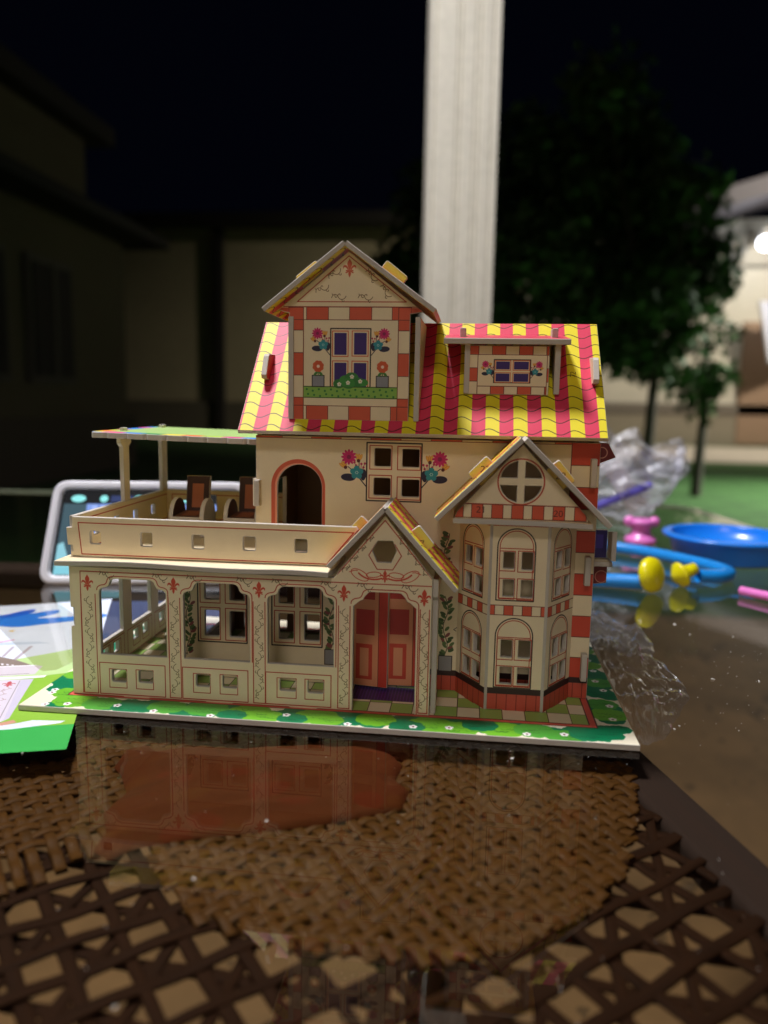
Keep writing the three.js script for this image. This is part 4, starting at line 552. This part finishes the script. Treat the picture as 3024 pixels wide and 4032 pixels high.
{ // white fluted post just behind the table
  const t = thing('porch_post', 'white fluted square post rising behind the toy house', 'post', [0.152, -0.75, -1.37]);
  const s = new THREE.Shape(), h = 0.068, n = 3; s.moveTo(-h, -h); const side = (dx, dz, ox, oz) => { for (const f of [0.09, 0.40, 0.46, 0.66, 0.73, 0.91]) { const a = f - 0.025, b = f + 0.025, L = 2 * h; const q = (k, inn) => s.lineTo(ox + dx * L * k - dz * inn, oz + dz * L * k + dx * inn); q(a, 0); q(f, 0.0028); q(b, 0); } s.lineTo(ox + dx * 2 * h, oz + dz * 2 * h); }; void n;
  side(1, 0, -h, -h); side(0, 1, h, -h); side(-1, 0, h, h); side(0, -1, -h, h);
  const g = new THREE.ExtrudeGeometry(s, { depth: 3.0, bevelEnabled: false }); g.rotateX(-Math.PI / 2); g.rotateY(0.12); g.translate(0.152, -0.75, -1.37);
  part('shaft', t, g, std({ map: plaster([232, 226, 208]), roughness: 0.6 })); part('foot', t, box(0.06, 0.245, -0.75, -0.6, -1.465, -1.28), std({ color: 0xd8d4c8, roughness: 0.7 })); finish(t);
  const b = thing('pergola_beam', 'white pergola beam carried by the post, outside the picture', 'beam', [0.152, 2.25, 0]);
  part('beam', b, box(0.09, 0.21, 2.25, 2.4, -1.5, 2.6), std({ color: 0xd8d4c8, roughness: 0.7 })); finish(b);
}
function lamp(name, label, L, hang) { // a square ceiling lamp that shines down
  const t = thing(name, label, 'lamp', [L.at[0], L.at[1] + 0.03, L.at[2]]), h = L.size / 2, [x, y, z] = L.at;
  part('lamp_housing', t, box(x - h - 0.02, x + h + 0.02, y + 0.012, y + 0.06, z - h - 0.02, z + h + 0.02), trim); part('lamp_rod', t, box(x - 0.01, x + 0.01, y + 0.06, hang, z - 0.01, z + 0.01), trim);
  const d = part('lamp_diffuser', t, box(x - h, x + h, y + 0.002, y + 0.012, z - h, z + h), std({ color: 0x222222, emissive: L.color, emissiveIntensity: 2 })); d.castShadow = false;
  const l = new THREE.RectAreaLight(L.color, L.nits, L.size, L.size); l.position.set(x, y - 0.002, z); l.lookAt(x, y - 1, z); l.name = 'lamp_light'; scene.add(l);
}
lamp('ceiling_lamp', 'square ceiling lamp hanging over the table, outside the picture', LAMP_A, 2.25);
lamp('porch_lamp', 'warm square porch lamp behind the photographer, outside the picture', LAMP_B, 2.25);
function windowOn(parent, x0, x1, y0, y1, z, mullions) { const f = part('window', parent, box(x0, x1, y0, y1, z, z + 0.06), trim); part('pane', f, box(x0 + 0.08, x1 - 0.08, y0 + 0.08, y1 - 0.08, z + 0.061, z + 0.075), glassDark); for (let k = 1; k < mullions; k++) { const x = x0 + (x1 - x0) * k / mullions; part('mullion', f, box(x - 0.03, x + 0.03, y0 + 0.08, y1 - 0.08, z + 0.076, z + 0.1), trim); } }
{ // house on the right with its lit eave
  const t = thing('beige_house', 'beige rendered house with a lit eave at the right', 'house', [7, -0.75, -18]);
  part('wall', t, box(1.2, 16, -0.75, 4.2, -21, -18), wallR);
  part('plinth', t, box(1.2, 16, -0.75, -0.05, -18, -17.93), std({ map: plaster([150, 140, 122]), roughness: 0.9 })); part('plinth_band', t, box(1.2, 16, -0.05, 0.18, -18, -17.9), std({ color: 0x6a6258, roughness: 0.8 }));
  part('pale_wall', t, box(7.6, 16, -0.75, 3.1, -18, -17.2), wallR);
  const eave = new THREE.ExtrudeGeometry(P([4.0, 3.75], [16, 7.2], [16, 7.6], [3.8, 4.05]), { depth: 2.2, bevelEnabled: false }); eave.translate(0, 0, -18.4); part('eave', t, eave, std({ color: 0x5a565c, roughness: 0.7 }));
  part('soffit_wall', t, box(4.6, 16, 3.2, 3.9, -17.98, -17.9), std({ map: plaster([176, 170, 156]), roughness: 0.9 }));
  windowOn(t, 4.0, 4.4, 2.1, 2.7, -18, 1); part('door', t, box(6.1, 7.4, -0.7, 2.0, -17.99, -17.9), std({ color: 0x907660, roughness: 0.6 })); finish(t);
  const c = thing('white_curtain', 'white cloth hanging from the wall at the right edge', 'cloth', [6.7, 2.2, -17.2]); const cg = crumple(24, 20, (u, v) => [6.1 + u * 0.9 + 0.3 * v * (1 - u), 2.35 - v * 1.3 + 0.25 * v * v * u, -17.2 + 0.06 * Math.sin(u * 26)]); part('curtain', c, cg, std({ color: 0xdfe2f0, roughness: 0.9, side: THREE.DoubleSide })); finish(c);
  const l = thing('eave_lamp', 'round lit lamp under the eave of the beige house', 'lamp', LAMP_C.at); const s = new THREE.SphereGeometry(0.14, 24, 16); s.translate(...LAMP_C.at); part('lamp_globe', l, s, std({ color: 0xffffff, emissive: LAMP_C.color, emissiveIntensity: 9 })).castShadow = false; part('lamp_bracket', l, box(LAMP_C.at[0] - 0.04, LAMP_C.at[0] + 0.04, LAMP_C.at[1] + 0.1, LAMP_C.at[1] + 0.3, -17.95, -16.86), trim);
  const p = new THREE.PointLight(LAMP_C.color, LAMP_C.cd, 0, 2); p.position.set(...LAMP_C.at); p.castShadow = true; p.shadow.radius = 5; p.name = 'eave_light'; scene.add(p);
  const f = thing('added_floodlight', 'added floodlight on a pole to brighten the beige house, outside the picture', 'lamp', [LAMP_D.at[0], -0.75, LAMP_D.at[2]]), [fx, fy, fz] = LAMP_D.at; part('pole', f, box(fx + 0.25, fx + 0.35, -0.75, fy, fz + 0.3, fz + 0.4), dark); part('lamp_housing', f, box(fx + 0.1, fx + 0.4, fy - 0.15, fy + 0.15, fz + 0.12, fz + 0.45), dark); const gl = new THREE.SphereGeometry(0.12, 20, 12); gl.translate(...LAMP_D.at); part('lamp_globe', f, gl, std({ color: 0xffffff, emissive: LAMP_D.color, emissiveIntensity: 6 })).castShadow = false;
  const sl = new THREE.SpotLight(LAMP_D.color, LAMP_D.cd, 0, 0.85, 1, 2); sl.position.set(...LAMP_D.at); sl.target.position.set(4.5, 0, -18); sl.castShadow = true; sl.shadow.radius = 6; sl.name = 'floodlight_beam'; scene.add(sl, sl.target);
  const E = LAMP_E, e = thing('added_lawn_lamp', 'added shaded lamp on a post to brighten the lawn at the right, outside the picture', 'lamp', [E.at[0], -0.75, E.at[2]]), [ex, ey, ez] = E.at; part('pole', e, box(ex + 0.2, ex + 0.26, -0.75, ey + 0.2, ez - 0.03, ez + 0.03), dark); const shade = new THREE.CylinderGeometry(0.05, 0.2, 0.16, 24, 1, true); shade.translate(ex, ey + 0.06, ez); part('lamp_shade', e, shade, std({ color: 0x2a2622, roughness: 0.8, side: THREE.DoubleSide })); const bulb = new THREE.SphereGeometry(0.06, 16, 12); bulb.translate(ex, ey, ez); part('lamp_bulb', e, bulb, std({ color: 0xffffff, emissive: E.color, emissiveIntensity: 6 })).castShadow = false;
  const el = new THREE.SpotLight(E.color, E.cd, 0, 0.84, 0.7, 2); el.position.set(ex, ey, ez); el.target.position.set(ex - 1.3, -0.75, ez + 0.6); el.castShadow = true; el.shadow.radius = 3; el.name = 'added_lawn_beam'; scene.add(el, el.target);
}
{ // house on the left
  const t = thing('side_house', 'dark two storey house with windows at the left edge', 'house', [-5.5, -0.75, -6.5]);
  const dim = std({ map: plaster([112, 104, 82]), roughness: 0.9 }); part('wall', t, box(-8, -4.2, -0.75, 2.0, -9.2, -3.5), dim); part('upper_wall', t, box(-8, -4.45, 2.12, 3.1, -8.8, -3.5), dim);
  part('eave', t, box(-8.2, -3.75, 2.0, 2.12, -9.6, -3.3), dark); part('roof', t, box(-8.2, -4.2, 3.1, 3.3, -9.1, -3.3), dark);
  const dimTrim = std({ color: 0x5c5850, roughness: 0.8 }); for (const z of [-7.4, -6.2]) { const f = part('window', t, box(-4.2, -4.14, 0.25, 1.5, z - 0.42, z + 0.42), dimTrim); part('pane', f, box(-4.139, -4.12, 0.32, 1.43, z - 0.36, z + 0.36), dark); part('mullion', f, box(-4.119, -4.1, 0.32, 1.43, z - 0.03, z + 0.03), dimTrim); }
  part('plinth', t, box(-4.2, -4.1, -0.75, -0.1, -9.2, -3.5), std({ color: 0x5a5248, roughness: 0.9 })); finish(t);
}
{ // long wall with piers at the far end of the lawn
  const t = thing('garden_house', 'long dim wall with downpipe across the far end of the lawn', 'house', [-6, -0.75, -17]);
  part('wall', t, box(-14, -1.2, -0.75, 3.85, -20, -17), wallL); part('plinth', t, box(-14, -1.2, -0.75, 0.05, -17, -16.9), std({ color: 0x6a6252, roughness: 0.9 })); part('roof', t, box(-14.4, -0.9, 3.85, 4.1, -20.4, -16.5), dark); part('downpipe', t, box(-5.6, -5.42, -0.7, 3.85, -16.95, -16.8), dark); finish(t);
}
// trees ---------------------------------------------------------------
const leafGeo = new THREE.BufferGeometry(); leafGeo.setAttribute('position', new THREE.Float32BufferAttribute([0, 0, 0, 0.3, 0.45, 0.06, 0, 1, 0, -0.3, 0.45, 0.06], 3)); leafGeo.setAttribute('uv', new THREE.Float32BufferAttribute([0.5, 0, 1, 0.5, 0.5, 1, 0, 0.5], 2)); leafGeo.setIndex([0, 1, 2, 0, 2, 3]); leafGeo.computeVertexNormals();
const leafMat = new THREE.MeshPhysicalMaterial({ color: 0x4a6a3c, roughness: 0.6, side: THREE.DoubleSide });
function tree(name, label, x, z, base, trunkH, r, clumps, n, size, group) {
  const t = thing(name, label, 'tree', [x, base, z], group), gs = [], tips = [];
  const limb = (a, b, r0, r1) => { const g = new THREE.CylinderGeometry(r1, r0, a.distanceTo(b), 9, 3); g.translate(0, a.distanceTo(b) / 2, 0); g.applyQuaternion(new THREE.Quaternion().setFromUnitVectors(V(0, 1, 0), b.clone().sub(a).normalize())); g.translate(a.x, a.y, a.z); gs.push(g); };
  const fork = V(x + 0.03, base + trunkH, z); limb(V(x, base, z), fork, r, r * 0.7);
  for (const [cx, cy, cz, cr] of clumps) { const c = V(cx, cy, cz), mid = fork.clone().lerp(c, 0.5).add(V(rr(-0.1, 0.1), 0.1, rr(-0.1, 0.1))); limb(fork, mid, r * 0.5, r * 0.3); limb(mid, c, r * 0.3, r * 0.08); tips.push([c, cr]); }
  part('trunk', t, mergeGeometries(gs), std({ color: 0x4a443c, roughness: 0.9 }));
  const lp = [], li = [], src = leafGeo.attributes.position, q3 = V(0, 0, 0), o = new THREE.Object3D(), tot = tips.reduce((s, [, cr]) => s + cr ** 2.4, 0); let k = 0;
  for (const [c, cr] of tips) for (let q = 0, e = Math.floor(n * cr ** 2.4 / tot); q < e && k < n; q++, k++) { const a = rr(0, 6.283), b = Math.acos(rr(-1, 1)), d = cr * Math.pow(rnd(), 0.45) * (0.7 + 0.5 * noise(a * 2 + c.x, b * 3)); o.position.set(c.x + Math.sin(b) * Math.cos(a) * d - x, c.y + Math.cos(b) * d * 0.8 - base, c.z + Math.sin(b) * Math.sin(a) * d - z); o.rotation.set(rr(0, 6), rr(0, 6), rr(0, 6)); o.scale.setScalar(size * rr(0.6, 1.3)); o.updateMatrix(); const b0 = lp.length / 3; for (let w = 0; w < 4; w++) { q3.fromBufferAttribute(src, w).applyMatrix4(o.matrix); lp.push(q3.x + x, q3.y + base, q3.z + z); } li.push(b0, b0 + 1, b0 + 2, b0, b0 + 2, b0 + 3); }
  const g = new THREE.BufferGeometry(); g.setAttribute('position', new THREE.Float32BufferAttribute(lp, 3)); g.setIndex(li); g.computeVertexNormals(); part('crown', t, g, leafMat); return t;
}
seed = 99;
const crown = []; for (let k = 0; k < 26; k++) { const a = k * 2.4, f = Math.sqrt((k + 0.5) / 26); if (k === 0) crown.push([1.65, 0.62, -7, 0.36], [1.87, 0.5, -7.1, 0.28], [1.45, 0.72, -6.9, 0.3], [2.0, 0.8, -7, 0.24], [2.2, 1.5, -7.2, 0.4], [2.1, 1.1, -7, 0.34], [2.35, 1.25, -7.1, 0.22]); crown.push([1.22 + Math.cos(a) * f * 0.8, 1.72 + Math.sin(a) * f * 1.1, -7 + rr(-0.7, 0.7), rr(0.3, 0.5)]); }
tree('shade_tree', 'large dark leafy tree with slender trunk behind the post at the right', 1.79, -7, -0.75, 1.2, 0.06, crown, 17000, 0.12);
tree('young_tree', 'small sparse tree in front of the beige house', 2.42, -7.6, -0.75, 0.9, 0.055, [[2.3, 0.75, -7.6, 0.24], [2.5, 0.4, -7.6, 0.28], [2.2, 0.35, -7.5, 0.22], [2.6, 0.85, -7.7, 0.18], [2.4, 0.2, -7.6, 0.24]], 620, 0.11);
tree('garden_tree', 'dim bushy tree at the left of the white post, before the long wall', -0.5, -9, -0.75, 1.6, 0.09, [[-0.7, 1.5, -9, 0.6], [-0.2, 1.9, -9, 0.7], [-0.9, 1.0, -9, 0.45], [0.1, 1.2, -9, 0.6], [-0.3, 2.5, -9, 0.5], [-1.2, 1.5, -9.1, 0.3]], 6000, 0.14);

renderer.render(scene, camera);
